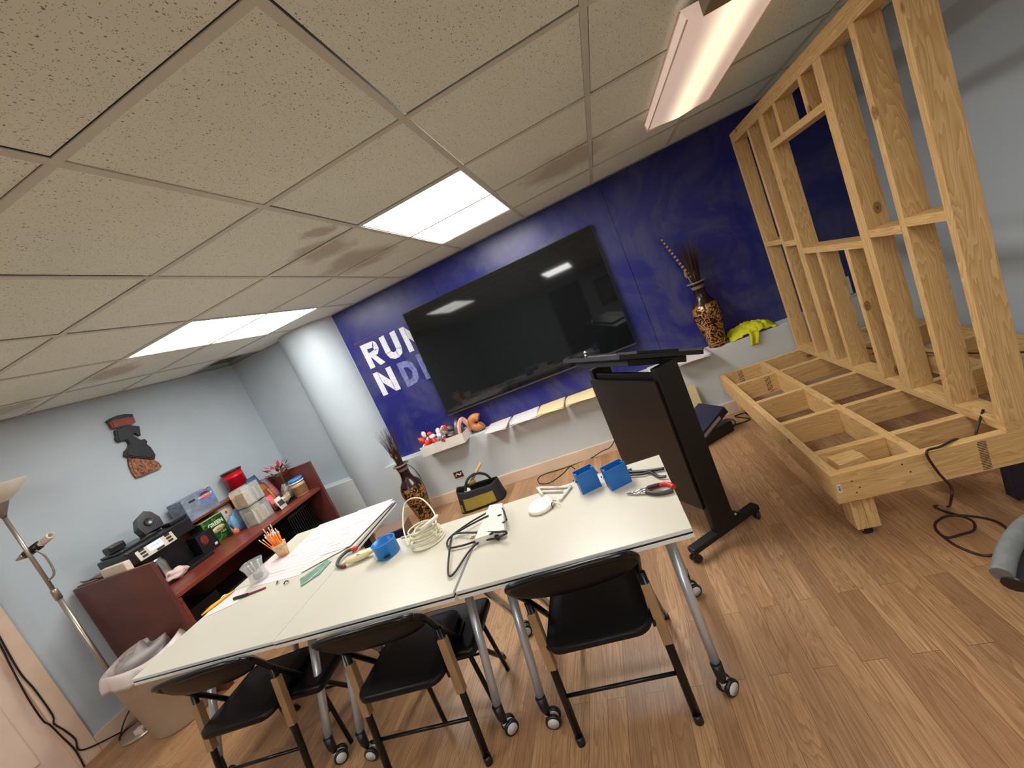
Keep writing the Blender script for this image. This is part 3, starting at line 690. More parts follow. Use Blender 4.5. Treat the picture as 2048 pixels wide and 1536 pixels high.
# raised pod lid
Mx = Matrix.Translation((-0.045, 0.07, 0.295)) @ Matrix.Rotation(math.radians(-18), 4, 'Y')
mb = MB().prism([(-0.055, 0), (0.055, 0), (0.066, 0.055), (0.050, 0.11), (0.02, 0.135), (-0.03, 0.118), (-0.062, 0.06)], -0.03, 0.03, M=Mx @ Matrix.Rotation(PI/2, 4, 'Z') @ Matrix.Rotation(PI/2, 4, 'X')); l = mb.build('pod_lid', BLKG, cm)
MB().lathe([(0.0, 0.0), (0.018, 0.0), (0.024, 0.006)], seg=16, M=Mx @ Matrix.Translation((0.031, 0, 0.06)) @ Matrix.Rotation(PI/2, 4, 'Y'), caps=False).build('piercing_ring', paint('dark_chrome', (90, 90, 92), 0.3, 0.8), l)
MB().box((0.02, 0.08, 0.286), (0.11, 0.19, 0.31), bev=0.008).build('pod_holder', BLKG, cm)
Mp = Matrix.Translation((0.121, -0.045, 0.232)) @ Matrix.Rotation(math.radians(-14), 4, 'Y')
p = MB().box((-0.002, -0.105, -0.032), (0.006, 0.105, 0.036), M=Mp, bev=0.002).build('control_panel', paint('champagne_silver', (214, 206, 186), 0.35, 0.3), cm)
d_ = MB().box((0.006, -0.042, -0.012), (0.0075, 0.035, 0.028), M=Mp).build('display', emit('blue_lcd', (0.12, 0.25, 1.0), 0.9), p)
for sy in (-1, 1):
    for k in range(3): MB().box((0.006, sy*0.073-0.014, -0.022+k*0.019), (0.009, sy*0.073+0.014, -0.010+k*0.019), M=Mp).build('button', BLK, p)
MB().box((0.006, -0.012, -0.029), (0.009, 0.03, -0.018), M=Mp).build('button', BLK, p)
mb = MB().lathe([(0.045, 0), (0.056, 0.01), (0.056, 0.10), (0.045, 0.13), (0.046, 0.14)], c=(0.055, -0.07, 0.024), seg=24); q = mb.build('carafe', paint('brushed_steel', (176, 178, 172), 0.3, 0.8), cm)
MB().tube(smooth_path([(0.105, -0.09, 0.15), (0.135, -0.1, 0.14), (0.138, -0.1, 0.06), (0.11, -0.09, 0.045)], 5), 0.007, 8).build('carafe_handle', BLKG, q)
place_text('clock_digits', '10:47', 0.026, paint('pale_digits', (180, 200, 255), 0.5), d_, Mp @ Vector((0.0078, -0.004, 0.006)), (0, 1, 0), (0, 0, 1))
# filters / papers stacked between the near panel and the machine
o = MB().box((-0.12, -0.02, 0), (0.12, 0.02, 0.315), bev=0.006).build('filter_pack', OFFW); o.location = (-3.09, 0.99, DZ); tag(o, 'cream paper filter pack standing behind near end panel', 'filter pack')
# crumpled cloth
o = MB().ball((0, 0, 0.036), 0.06, 24, 14, (1.1, 1.3, 0.6), jit=0.55, seed=3).build('folded_cloth', paint('pinkish_cloth', (222, 196, 192), 0.85)); o.location = (-3.08, 1.245, DZ); tag(o, 'crumpled pink and white cloth on the near corner of desk worktop', 'cloth')
# power bars / black device next to the tea box
o = thing('black_basket', 'black lacquered box with white tag beside the coffee machine', 'box', (-3.25, 1.60, DZ), 0.05)
MB().box((-0.09, -0.075, 0), (0.09, 0.075, 0.17), bev=0.003).build('carton', BLKG, o)
MB().box((0.0905, 0.035, 0.025), (0.0912, 0.06, 0.045)).build('white_tag', WHITE, o)
mb = MB().ball((0.0912, -0.02, 0.11), 0.04, 14, 8, (0.02, 0.8, 1.0)); mb.build('printed_fruit', paint('print_red', (120, 36, 30), 0.5, var=0.3, scale=30), o)  # flattened dark red oval on the box front
# ---- green tea carton
GRN = Mat('green_leaf_print'); n = GRN.noise(GRN.coord((40, 40, 40)), 1.0, 3, 0.6, 1.5); GRN.color(GRN.ramp(n.outputs[0], [(0.35, srgb(14, 44, 22)), (0.55, srgb(34, 90, 40)), (0.72, srgb(120, 160, 70))])); GRN.set(0.4)
g = thing('tea_carton', 'dark green tea carton with cream oval label in front of white carton', 'carton', (-3.345, 1.80, DZ), 0.0)
g.location = (-3.345, 1.795, DZ); g.scale = (0.78, 1.33, 1.38)
MB().box((-0.085, -0.075, 0), (0.085, 0.075, 0.155), bev=0.0015).build('carton', GRN.m, g)
MB().box((-0.0855, -0.0755, 0.1555), (0.0855, 0.0755, 0.158)).build('lid_edge', paint('lime_cream', (196, 200, 130), 0.5), g)
lb = MB().lathe([(0.0, 0), (0.046, 0), (0.046, 0.0008), (0, 0.0008)], seg=24, M=Matrix.Translation((0.0852, 0.01, 0.075)) @ Matrix.Rotation(PI/2, 4, 'Y'), sx=0.40, caps=False).build('label', paint('cream_label', (216, 198, 150), 0.5), g)
place_text('lettering', 'GREEN', 0.034, paint('pale_mint', (220, 232, 206), 0.5), g, (0.0856, 0.01, 0.112), (0, 1, 0), (0, 0, 1), bold=0.0012)
place_text('lettering', 'tea', 0.02, paint('brown_ink', (90, 60, 34), 0.5), lb, (0.0866, 0.01, 0.075), (0, 1, 0), (0, 0, 1))
place_text('lettering', 'PODS', 0.016, paint('pale_mint', (220, 232, 206), 0.5), g, (0.0856, 0.03, 0.045), (0, 1, 0), (0, 0, 1))
# ---- white carton and others
wtc = thing('white_carton', 'plain white printed carton standing behind the green tea carton', 'carton', (-3.375, 1.965, DZ), 0.1)
wtc.scale = (0.9, 1.05, 1.2)
MB().box((-0.06, -0.065, 0), (0.06, 0.065, 0.20), bev=0.0015).build('carton', paint('off_white_carton', (226, 216, 206), 0.6), wtc)
MB().lathe([(0.0, 0), (0.012, 0), (0.012, 0.0008)], seg=16, M=Matrix.Translation((0.0602, -0.005, 0.15)) @ Matrix.Rotation(PI/2, 4, 'Y'), caps=False).build('emblem', paint('mauve_ink', (140, 96, 110), 0.6), wtc)
mb = MB()
for k in range(5): mb.box((0.0602, -0.035+0.004*(k % 2), 0.115-k*0.011), (0.0607, 0.035-0.006*(k % 3), 0.118-k*0.011))
mb.build('print_lines', paint('pale_print', (176, 158, 150), 0.6), wtc)
hot = thing('cocoa_carton', 'blue and grey pod carton with red round logo on the desk ledge', 'carton', (-3.37, 1.795, DT+0.006), 0.0)
hot.scale = (0.85, 0.94, 0.57)
MB().box((-0.10, -0.145, 0), (0.10, 0.145, 0.335), bev=0.002).build('carton', paint('grey_blue_print', (126, 140, 156), 0.5, var=0.3, scale=14), hot)
MB().box((0.1003, 0.0, 0.12), (0.1008, 0.144, 0.33)).build('blue_print', paint('sky_blue_print', (96, 130, 180), 0.5, var=0.2, scale=20), hot)
lg = MB().lathe([(0.0, 0), (0.056, 0), (0.056, 0.0008)], seg=28, M=Matrix.Translation((0.1009, 0.065, 0.245)) @ Matrix.Rotation(PI/2, 4, 'Y'), caps=False).build('round_logo', paint('brick_red', (186, 66, 72), 0.5), hot)
MB().box((0.1018, -0.002, 0.232), (0.1024, 0.132, 0.26)).build('logo_band', paint('light_band', (222, 212, 216), 0.5), lg)
place_text('lettering', 'COCOA', 0.03, paint('dark_red_ink', (120, 40, 56), 0.5), lg, (0.1027, 0.065, 0.246), (0, 1, 0), (0, 0, 1), bold=0.0008)
MB().box((0.1003, -0.09, 0.245), (0.1008, -0.03, 0.275)).build('black_label', INK, hot)
MB().prism([(0, 0), (0.06, 0.03), (0.055, -0.02)], 0, 0.002, M=Matrix.Translation((0.06, 0.10, 0.336)) @ Matrix.Rotation(0.5, 4, 'X')).build('carton_flap', paint('yellow_flap', (226, 196, 60), 0.5), hot)
yc = thing('yellow_tea_carton', 'open yellow tea carton in front of the clear pod boxes', 'carton', (-3.20, 2.075, DZ), 0.1)
yc.scale = (1, 1, 1.32)
MB().box((-0.05, -0.075, 0), (0.05, 0.075, 0.20), bev=0.0015).build('carton', paint('yellow_print', (232, 182, 52), 0.5, var=0.15, scale=30), yc)
MB().box((-0.05, -0.075, 0.2), (-0.047, 0.075, 0.235)).build('open_flap', paint('peach_board', (228, 190, 150), 0.6), yc)
MB().box((0.0503, -0.02, 0.12), (0.0508, 0.05, 0.16)).build('label', paint('olive_print', (130, 120, 40), 0.5), yc)
bl = thing('blue_snack_bag', 'blue crinkled sweetener bag leaning in front of yellow carton', 'bag', (-3.16, 1.92, DZ), 0.1)
bl.scale = (1.2, 1.3, 1.5)
MB().ball((0, 0, 0.06), 0.07, 26, 14, (0.35, 1.25, 0.9), jit=0.25, seed=9).build('bag_body', paint('blue_foil', (96, 118, 150), 0.4, var=0.35, scale=22), bl)
MB().ball((0.012, -0.055, 0.06), 0.036, 16, 10, (0.4, 0.8, 1.3)).build('blue_cap', paint('light_blue', (110, 160, 200), 0.4), bl)
MB().box((0.025, 0.045, 0.01), (0.035, 0.105, 0.075), bev=0.002).build('green_sachet', paint('leaf_green', (32, 120, 58), 0.5), bl)
MB().ball((0.02, -0.085, 0.018), 0.018, 12, 8, (1, 1.2, 1), jit=0.4, seed=2).build('orange_wrapper', paint('orange_wrapper', (206, 120, 90), 0.5), bl)
# clear organiser boxes, one on another
_M = Mat('clear_acrylic'); _n = _M.noise(_M.coord((9, 9, 9)), 1, 2); _M.color(_M.ramp(_n.outputs[0], [(0.3, srgb(196,200,200)), (0.7, srgb(226,230,228))])); _M.set(0.08, spec=0.6); _M.b.inputs['Alpha'].default_value = 0.26; CLR = _M.m
for k, (x, y, z, lab) in enumerate(((-3.00, 1.96, DZ, 'clear acrylic organiser full of tea bags, lower one'), (-3.03, 1.985, DZ+0.175, 'clear acrylic organiser full of tea bags, stacked on top'))):
    o = thing('clear_organiser', lab, 'organiser', (x, y, z), 0.05, 'clear organisers of tea bags'); o.scale = (0.9, 0.95, 1.4)
    s = MB()
    for a, b in (((-0.07, -0.1, 0), (0.07, 0.1, 0.003)), ((-0.07, -0.1, 0.003), (-0.067, 0.1, 0.12)), ((0.067, -0.1, 0.003), (0.07, 0.1, 0.12)), ((-0.067, -0.1, 0.003), (0.067, -0.097, 0.12)), ((-0.067, 0.097, 0.003), (0.067, 0.1, 0.12))): s.box(a, b)
    s.build('acrylic_shell', CLR, o)
    MB().box((-0.069, -0.001, 0.004), (0.066, 0.001, 0.118)).build('divider', paint('milky_acrylic', (214, 214, 206), 0.3), o)
    cols = [(206, 200, 182), (112, 140, 70), (222, 178, 90), (190, 186, 176), (216, 210, 196), (150, 150, 146)]
    for q in range(6):
        c_ = cols[(q + 2*k) % 6]
        MB().box((-0.05, -0.014, 0), (0.055, 0.014, 0.082), bev=0.004, M=Matrix.Translation((0, -0.078+q*0.0315, 0.006)) @ Matrix.Rotation(0.08*((q % 3)-1), 4, 'X')).build('tea_bag', paint('sachet_%d' % ((q + 2*k) % 6), c_, 0.5, var=0.2, scale=40), o)
    sp_ = MB().ball((0.045, -0.05, 0.06), 0.018, 12, 8, (0.5, 1.0, 1.6)); sp_.tube([(0.045, -0.06, 0.07), (0.05, -0.08, 0.1)], 0.004, 6); sp_.build('white_scoop', WHITE, o)
# small pouches between organisers and the far panel
def pouch(x, y, z, w, h, rz, rgb, label, name='snack_pouch', lean=-0.25, stripe=None):
    o = thing(name, label, 'pouch', (x, y, z), rz)
    Ml = Matrix.Rotation(lean, 4, 'Y')
    MB().grid(lambda u, v: Ml @ Vector((0.016*math.sin(PI*u)*math.sin(PI*min(1, v*1.05)), (u-0.5)*w, v*h)), 12, 12).grid(lambda u, v: Ml @ Vector((-0.014*math.sin(PI*u)*math.sin(PI*min(1, v*1.05)), (u-0.5)*w, v*h)), 12, 12).build('pouch', paint('pouch_%d_%d_%d' % rgb, rgb, 0.35, var=0.2, scale=30), o)
    if stripe: MB().grid(lambda u, v: Ml @ Vector((0.0165*math.sin(PI*(0.1+u*0.8))*math.sin(PI*(0.3+v*0.4)) + 0.001, (u-0.5)*w*0.8, (0.3+v*0.4)*h)), 8, 6).build('print', paint('print_%d_%d_%d' % stripe, stripe, 0.4, var=0.3, scale=60), o)
    return o
pouch(-3.17, 2.30, DZ, 0.17, 0.36, 0.3, (70, 84, 124), 'navy and lilac pouch behind the clear organisers', stripe=(170, 150, 200))
pouch(-3.12, 2.36, DZ, 0.11, 0.29, 0.3, (150, 120, 132), 'dusty pink pouch by the far panel', stripe=(190, 110, 110))
pouch(-2.86, 2.10, DZ, 0.09, 0.12, 0.15, (214, 208, 200), 'white pouch with black dot print beside the white tray', stripe=(60, 58, 58))
pouch(-2.97, 2.14, DZ, 0.09, 0.22, 0.15, (140, 62, 58), 'dark red pouch with pink flower', stripe=(226, 100, 110))
pouch(-3.09, 2.25, DZ, 0.13, 0.27, 0.15, (150, 104, 46), 'brown and gold pouch near the far end panel', stripe=(206, 160, 70))
# tray with bowls, foil pack and the jar
tr = MB().box((-0.065, -0.15, 0), (0.065, 0.15, 0.012), bev=0.004).build('black_tray', BLK); tr.location = (-2.95, 2.245, DZ); tr.rotation_euler = (0, 0, 0.0); tag(tr, 'small black tray under stacked cream bowls on desk', 'tray')
o = thing('bowl_stack', 'stack of cream paper bowls on the small black tray', 'bowl', (-2.95, 2.19, DZ+0.0125)); o.scale = (1.1, 1.4, 1.3)
for k in range(4): MB().lathe([(0.035, 0.0+k*0.007), (0.058, 0.022+k*0.007), (0.060, 0.024+k*0.007), (0.055, 0.022+k*0.007), (0.033, 0.004+k*0.007)], seg=28).build('bowl', OFFW, o)
o = MB().ball((0, 0, 0.07), 0.07, 9, 6, (0.7, 0.9, 1.1), jit=0.7, seed=5).build('foil_pack', paint('crinkled_foil', (206, 202, 196), 0.22, 0.85)); o.location = (-2.955, 2.31, DZ+0.0125); 
for p_ in o.data.polygons: p_.use_smooth = False
tag(o, 'crinkled silver foil pack between the bowls and blue lidded jar', 'foil pack')
j = thing('lidded_jar', 'clear jar of brown granules with a blue and white lid', 'jar', (-2.80, 2.41 - 0.04, DZ))
j.location = (-2.87, 2.352, DZ); j.scale = (1.62, 1.62, 1.3)
MB().lathe([(0.036, 0), (0.040, 0.005), (0.040, 0.09), (0.037, 0.1)], seg=28).build('glass_body', paint('jar_glass', (188, 176, 154), 0.15, spec=0.7), j)
MB().lathe([(0.0405, 0.012), (0.0408, 0.078)], seg=28, caps=False).build('granules', paint('brown_granules', (122, 88, 46), 0.8, var=0.4, scale=120), j)
MB().lathe([(0.041, 0.1), (0.042, 0.112)], seg=28).build('lid_rim', WHITE, j)
MB().lathe([(0.0405, 0.1125), (0.041, 0.13), (0.038, 0.134)], seg=28).build('lid', paint('sky_blue_plastic', (66, 136, 200), 0.35), j)
# red tin standing on the stacked goods behind
rt = thing('red_coffee_can', 'red plastic coffee can with black lid beside the wall', 'can', (-3.385, 2.245, DT+0.006)); rt.scale = (1.28, 1.28, 0.50)
Mo = Matrix.Translation((0, 0, 0))
MB().lathe([(0.062, 0.0), (0.066, 0.005), (0.066, 0.30), (0.068, 0.305), (0.066, 0.31), (0.066, 0.405)], seg=32).build('can_body', paint('red_plastic', (190, 14, 34), 0.35), rt)
MB().lathe([(0.070, 0.405), (0.072, 0.41), (0.072, 0.43), (0.066, 0.435)], seg=32).build('can_lid', BLK, rt)
# poinsettia
po = thing('poinsettia', 'small artificial poinsettia in a red foil pot at far end of desk', 'plant', (-3.03, 2.395, DZ))
po.location = (-3.02, 2.375, DZ); po.scale = (1.25, 0.8, 1.55)
MB().lathe([(0.028, 0), (0.038, 0.08), (0.05, 0.095), (0.042, 0.085)], seg=14).build('foil_pot', paint('red_foil', (190, 24, 34), 0.3, var=0.3, scale=40), po)
rnd = random.Random(4); mr = MB(); mg = MB()
for k in range(64):
    a = rnd.random()*6.28; el = rnd.random()*1.0; r = 0.03+rnd.random()*0.05; mm = mr if k % 2 else mg
    c = Vector((math.cos(a)*r, math.sin(a)*r, 0.15 + rnd.random()*0.07)); d = Vector((math.cos(a), math.sin(a), el-0.3)).normalized(); s_ = d.cross(Vector((0,0,1))).normalized()
    L_ = 0.05+rnd.random()*0.03
    mm._f([mm.bm.verts.new(p) for p in (c, c+d*L_*0.5+s_*0.016, c+d*L_, c+d*L_*0.5-s_*0.016)])
mr.build('red_bracts', paint('red_petal', (196, 24, 44), 0.5), po); mg.tube([(0, 0, 0.085), (0, 0, 0.18)], 0.01, 6); mg.build('green_leaves', paint('dark_leaf', (62, 84, 62), 0.6), po)
# power strip cord behind the near end panel
o = MB().tube(smooth_path([(-3.46, 1.0, 0.985), (-3.45, 0.98, 1.0), (-3.38, 0.965, 0.995), (-3.3, 0.985, 0.985), (-3.25, 1.0, 0.965)], 6), 0.004, 6).build('power_cord', BLK); tag(o, 'thin black cord looped over near rear corner of desk', 'cord')

# ================================================================== WALL FIGURE (carved woman with basket)
WD = paint('dark_carved_wood', (34, 36, 40), 0.45, var=0.2, scale=20, bump=0.3, bscale=60); RW = paint('red_brown_wood', (138, 66, 52), 0.5, var=0.3, scale=18, bump=0.3, bscale=50)
CW = Mat('carved_batik'); n = CW.noise(CW.coord((22,22,22)), 1.2, 3, 0.6, 2.0); CW.color(CW.ramp(n.outputs[0], [(0.35, srgb(70,36,30)), (0.5, srgb(140,84,62)), (0.68, srgb(186,136,92))])); CW.set(0.6); CW.bump(n.outputs[0], 0.6, 0.006)
fg = thing('wall_carving', 'carved wooden woman with red basket on her head, hung on left wall', 'wall carving', (XL, 1.72, 1.74))
def zc(x, y): p = at(200 + x*140/1483, 820 + y*145/1536, 0, XL+0.02); return (p.y-1.72, p.z-1.74)
def relief(name, pts, mat, t=0.02, parent=fg, x0=0.002):
    q = [zc(*p) for p in pts]
    mb = MB(); F = Matrix(((0,0,1,0),(1,0,0,0),(0,1,0,0),(0,0,0,1)))
    mb.prism(q, x0, x0+t, M=F)
    cy = sum(a for a, b in q)/len(q); cz = sum(b for a, b in q)/len(q)
    mb.prism([(cy+(a-cy)*0.86, cz+(b-cz)*0.86) for a, b in q], x0+t, x0+t+0.006, M=F)
    return mb.build(name, mat, parent)
relief('basket', [(170,270),(300,215),(500,170),(690,165),(730,270),(640,325),(500,350),(340,385),(250,400)], RW, 0.035)
relief('basket_rim', [(125,240),(200,185),(330,130),(500,95),(675,95),(690,165),(500,170),(300,215),(170,270)], WD, 0.03)
relief('head', [(310,430),(500,350),(640,335),(820,350),(850,545),(790,520),(740,480),(680,505),(690,560),(850,640),(700,720),(620,760),(600,690),(560,640),(500,645),(415,680),(350,655),(325,600),(340,560),(318,500)], WD, 0.028)
relief('shoulders', [(620,690),(700,640),(850,640),(920,620),(985,670),(970,730),(1060,800),(1160,960),(1140,1050),(1000,1040),(850,1030),(680,1010),(600,1000),(510,970),(520,870),(560,830),(600,780)], WD, 0.03)
relief('skirt', [(600,1005),(850,1030),(1140,1050),(1240,1110),(1310,1195),(1260,1250),(1050,1330),(900,1400),(770,1435),(690,1330),(640,1220),(610,1110)], CW.m, 0.02)

# ================================================================== FLOOR LAMP
lp = thing('floor_lamp', 'brushed metal torchiere floor lamp with cream bowl and reading arm', 'floor lamp', (-3.27, 0.775, 0))
NI = paint('brushed_nickel', (176, 168, 156), 0.32, 0.75)
LB = (0, 0, 0)
MB().lathe([(0.13, 0), (0.13, 0.012), (0.11, 0.02), (0.02, 0.03)], seg=32).build('base', NI, lp)
MB().cyl((0, 0, 0.028), (0, 0, 1.02), 0.014, 16).build('pole', NI, lp)
MB().cyl((0, 0, 1.02), (0, 0, 1.60), 0.011, 16).build('pole', NI, lp)
MB().lathe([(0.018, 1.0), (0.018, 1.06), (0.013, 1.07)], seg=16).build('collar', NI, lp)
MB().lathe([(0.012, 1.58), (0.02, 1.60), (0.055, 1.665), (0.056, 1.672)], seg=24).build('bowl_holder', paint('pewter', (130, 118, 108), 0.4, 0.5), lp)
MB().lathe([(0.05, 1.670), (0.10, 1.70), (0.165, 1.765), (0.168, 1.765), (0.168, 1.76), (0.10, 1.693), (0.055, 1.666)], seg=36, caps=False).build('bowl_shade', paint('cream_shade', (214, 206, 188), 0.5), lp)
ar = MB().tube(smooth_path([(0.012, 0.0, 1.13), (0.035, 0.03, 1.16), (0.04, 0.035, 1.27), (0.03, 0.02, 1.33)], 6), 0.006, 8).build('reading_arm', NI, lp)
MB().cyl((-0.022, 0.02, 1.335), (0.035, 0.045, 1.35), 0.026, 20).build('lamp_socket', BLK, ar)
MB().lathe([(0.024, 0.0), (0.006, 0.06)], seg=16, M=Matrix.Translation((-0.028, 0.0, 1.33)) @ Matrix.Rotation(math.radians(-100), 4, 'Y') @ Matrix.Rotation(0.4, 4, 'X')).build('socket_tail', NI, ar)
mb = MB(); 
for s_ in (0, PI): mb.tube([(0.05+0.075*t, 0.05+0.02*t + 0.016*math.cos(t*14+s_), 1.355+0.02*t+0.016*math.sin(t*14+s_)) for t in [k/30 for k in range(31)]], 0.0065, 6)
mb.cyl((0.035, 0.045, 1.35), (0.055, 0.052, 1.355), 0.016, 14); mb.build('spiral_bulb', paint('bulb_glass', (220, 212, 198), 0.3), ar)

# ================================================================== WASTE BIN
bn = thing('waste_bin', 'beige plastic waste bin lined with a white bag beside the desk', 'waste bin', (-2.94, 0.80, 0))
BEI = paint('beige_plastic', (206, 194, 176), 0.45)
BX, BY = 1.12, 0.92
MB().lathe([(0.150, 0.0), (0.158, 0.006), (0.200, 0.46), (0.206, 0.462), (0.206, 0.472), (0.196, 0.472), (0.150, 0.03), (0.0, 0.03)], seg=44, sx=BX, sy=BY).build('bin_body', BEI, bn)
LIN = paint('thin_white_bag', (214, 204, 200), 0.4)
def bag(u, v):
    a = 2*PI*u; fold = 0.010*math.sin(a*9)+0.007*math.sin(a*17+1)
    if v < 0.45:
        t = v/0.45; r = 0.14 + t*0.056 + fold*0.6; z = 0.30 + t*0.19
    else:
        t = (v-0.45)/0.55; r = 0.196 + 0.035*math.sin(t*PI*0.5) + fold*0.8*t; z = 0.49 - 0.075*t*t + 0.01*math.sin(a*3) + 0.012*(1-t)
    return (BX*r*math.cos(a), BY*r*math.sin(a), z)
MB().grid(bag, 90, 14, closed_u=True).build('bag_liner', LIN, bn, solid=0.001)
o = MB().ball((0, 0, 0.1), 0.15, 26, 16, (1.05, 0.88, 0.72), jit=0.7, seed=11).build('crumpled_bag', paint('grey_bag', (176, 170, 170), 0.45)); o.location = (-2.94, 0.80, 0.33); tag(o, 'crumpled grey plastic bag inside the waste bin', 'bag')
# cords and adaptor on the floor behind the bin, cables down the door casing
def cord(name, pts, r, mat, label, cat='cord', n=7, group=None):
    o = MB().tube(smooth_path(pts, n), r, 8).build(name, mat); tag(o, label, cat, group); return o
def flo(u, v, r=0.004, z=None): p = at(u, v, 2, (z or 0)+r); return (p.x, p.y, (z or 0)+r)
xw = XL+0.024
def dw(u, v): p = at(u, v, 0, xw); return (xw, p.y, max(p.z, 0.006))
cord('black_cable', [dw(-60,1190), dw(0,1290), dw(20,1330), dw(55,1395), dw(85,1440), dw(100,1450), dw(125,1475), dw(150,1500), dw(170,1535)], 0.0045, BLK, 'black cable hanging down the door, outermost of the two', group='cables down the door casing')
cord('black_cable', [dw(-60,1165), dw(0,1275), dw(40,1345), dw(70,1380), dw(105,1430), dw(108,1447), dw(128,1460), dw(150,1478), dw(165,1500), (XL+0.03, dw(200,1505)[1]+0.12, 0.006)], 0.0045, BLK, 'black cable hanging beside the casing and curling at the floor', group='cables down the door casing')
cord('looped_cord', [(-3.46, 0.74, 0.005), (-3.45, 0.80, 0.07), (-3.44, 0.90, 0.12), (-3.42, 0.98, 0.10), (-3.38, 0.95, 0.03), (-3.40, 0.86, 0.006), (-3.45, 0.76, 0.006), (-3.40, 0.70, 0.006), (-3.30, 0.74, 0.006), (-3.22, 0.79, 0.006)], 0.005, BLK, 'black cord looped against the baseboard behind the bin')
ad = thing('plug_adaptor', 'pinkish white plug adaptor on the floor beside the bin', 'adaptor', (-3.20, 0.72, 0), 0.3)
MB().box((-0.03, -0.022, 0), (0.03, 0.022, 0.05), bev=0.008).build('housing', paint('pink_white_plastic', (224, 200, 196), 0.4), ad)
MB().box((0.0305, -0.012, 0.012), (0.0315, 0.012, 0.038)).build('socket_face', GREYP, ad)
# ================================================================== LECTERN
LR = math.radians(32); LO = (0.36, 1.495, 0)
lec = thing('lectern', 'tall black rolling lectern with sloping top beside the white tables', 'lectern', LO, LR)
# local axes: x = along the feet, y = from the near column to the far column
COL = paint('black_powder_coat', (8, 8, 9), 0.5)
for sy in (-1, 1):
    y = sy*0.30
    MB().box((-0.065, y-0.022, 0.07), (0.065, y+0.022, 0.985), bev=0.008).build('column', COL, lec)
    f = MB().box((-0.225, y-0.025, 0.055), (0.225, y+0.025, 0.085), bev=0.006); f.build('foot', COL, lec)
    MB().prism([(-0.05, 0.085), (0.13, 0.085), (0.05, 0.15), (-0.05, 0.15)], y-0.02, y+0.02, M=Matrix(((1,0,0,0),(0,0,1,0),(0,1,0,0),(0,0,0,1)))).build('gusset', COL, lec)
    MB().cyl((0.075, y-0.0202*1, 0.115), (0.075, y-0.023, 0.115), 0.006, 10).build('bolt', paint('cream_cap', (190, 186, 170), 0.5), lec)
    for sx in (-1, 1):
        c = MB()
        for k in (-1, 1): c.lathe([(0.02, -0.007), (0.025, 0), (0.02, 0.007)], seg=18, M=Matrix.Translation((sx*0.212, y+k*0.011, 0.0255)) @ Matrix.Rotation(0.6*sx, 4, 'Z') @ Matrix.Rotation(PI/2, 4, 'X'))
        c.cyl((sx*0.205, y, 0.03), (sx*0.2, y, 0.056), 0.007, 8)
        c.build('caster', BLK, lec)
MB().box((-0.078, -0.300, 0.22), (-0.066, 0.325, 0.925)).build('modesty_panel', paint('dark_brown_panel', (24, 17, 15), 0.45, var=0.12), lec)
MB().box((-0.015, -0.278, 0.15), (0.015, 0.278, 0.185), bev=0.003).build('crossbar', COL, lec)
MB().box((-0.05, -0.278, 0.90), (-0.03, 0.278, 0.955), bev=0.003).build('crossbar', COL, lec)
Mt = Matrix.Translation((0.02, 0.0, 1.022)) @ Matrix.Rotation(math.radians(20.5), 4, 'Y')
MB().box((-0.24, -0.30, -0.012), (0.24, 0.30, 0.010), M=Mt, bev=0.003).build('top_board', paint('black_laminate', (22, 22, 24), 0.35), lec)
MB().box((-0.17, -0.26, -0.045), (0.17, 0.28, -0.0125), M=Mt, bev=0.004).build('top_bracket', COL, lec)
MB().box((0.232, -0.30, 0.0105), (0.24, 0.30, 0.022), M=Mt).build('paper_stop', COL, lec)
tb = thing('closed_laptop', 'thin grey closed laptop lying on the sloping lectern top', 'laptop', LO, LR)
MB().box((-0.12, -0.09, 0.0108), (0.12, 0.22, 0.0195), M=Mt, bev=0.002).build('base', paint('laptop_grey', (96, 98, 102), 0.35, 0.5), tb)
MB().box((-0.12, -0.09, 0.020), (0.12, 0.22, 0.026), M=Mt, bev=0.002).build('lid', paint('laptop_dark', (40, 42, 46), 0.35, 0.5), tb)
fo = thing('black_folder', 'flat black folder on the right part of lectern top', 'folder', LO, LR)
MB().box((-0.13, -0.28, 0.0108), (0.11, -0.11, 0.024), M=Mt, bev=0.002).build('cover', BLK, fo)
MB().box((-0.127, -0.277, 0.014), (0.1102, -0.125, 0.020), M=Mt).build('pages', PAPER, fo)
mp_ = thing('microphone_joint', 'small chrome microphone joint at the left tip of lectern', 'microphone mount', LO, LR)
MB().cyl(Mt @ Vector((-0.10, 0.275, 0.0105)), Mt @ Vector((-0.10, 0.275, 0.035)), 0.008, 12).build('stem', CHROME, mp_)
MB().ball(Mt @ Vector((-0.10, 0.275, 0.042)), 0.013, 14, 10).build('joint', CHROME, mp_)
cord('lectern_cable', [(0.235, 1.70, 0.98), (0.215, 1.75, 0.86), (0.19, 1.88, 0.62), at(1222,850,1,2.3), at(1232,868,1,2.56), at(1222,893,1,2.62), at(1203,903,1,2.70), flo(1180,917), flo(1140,932), flo(1120,939), flo(1090,948), flo(1076,957), flo(1080,967), flo(1100,965), flo(1125,948), flo(1140,933), flo(1150,938)], 0.004, BLK, 'thin black cable dropping from the lectern and looping on floor')

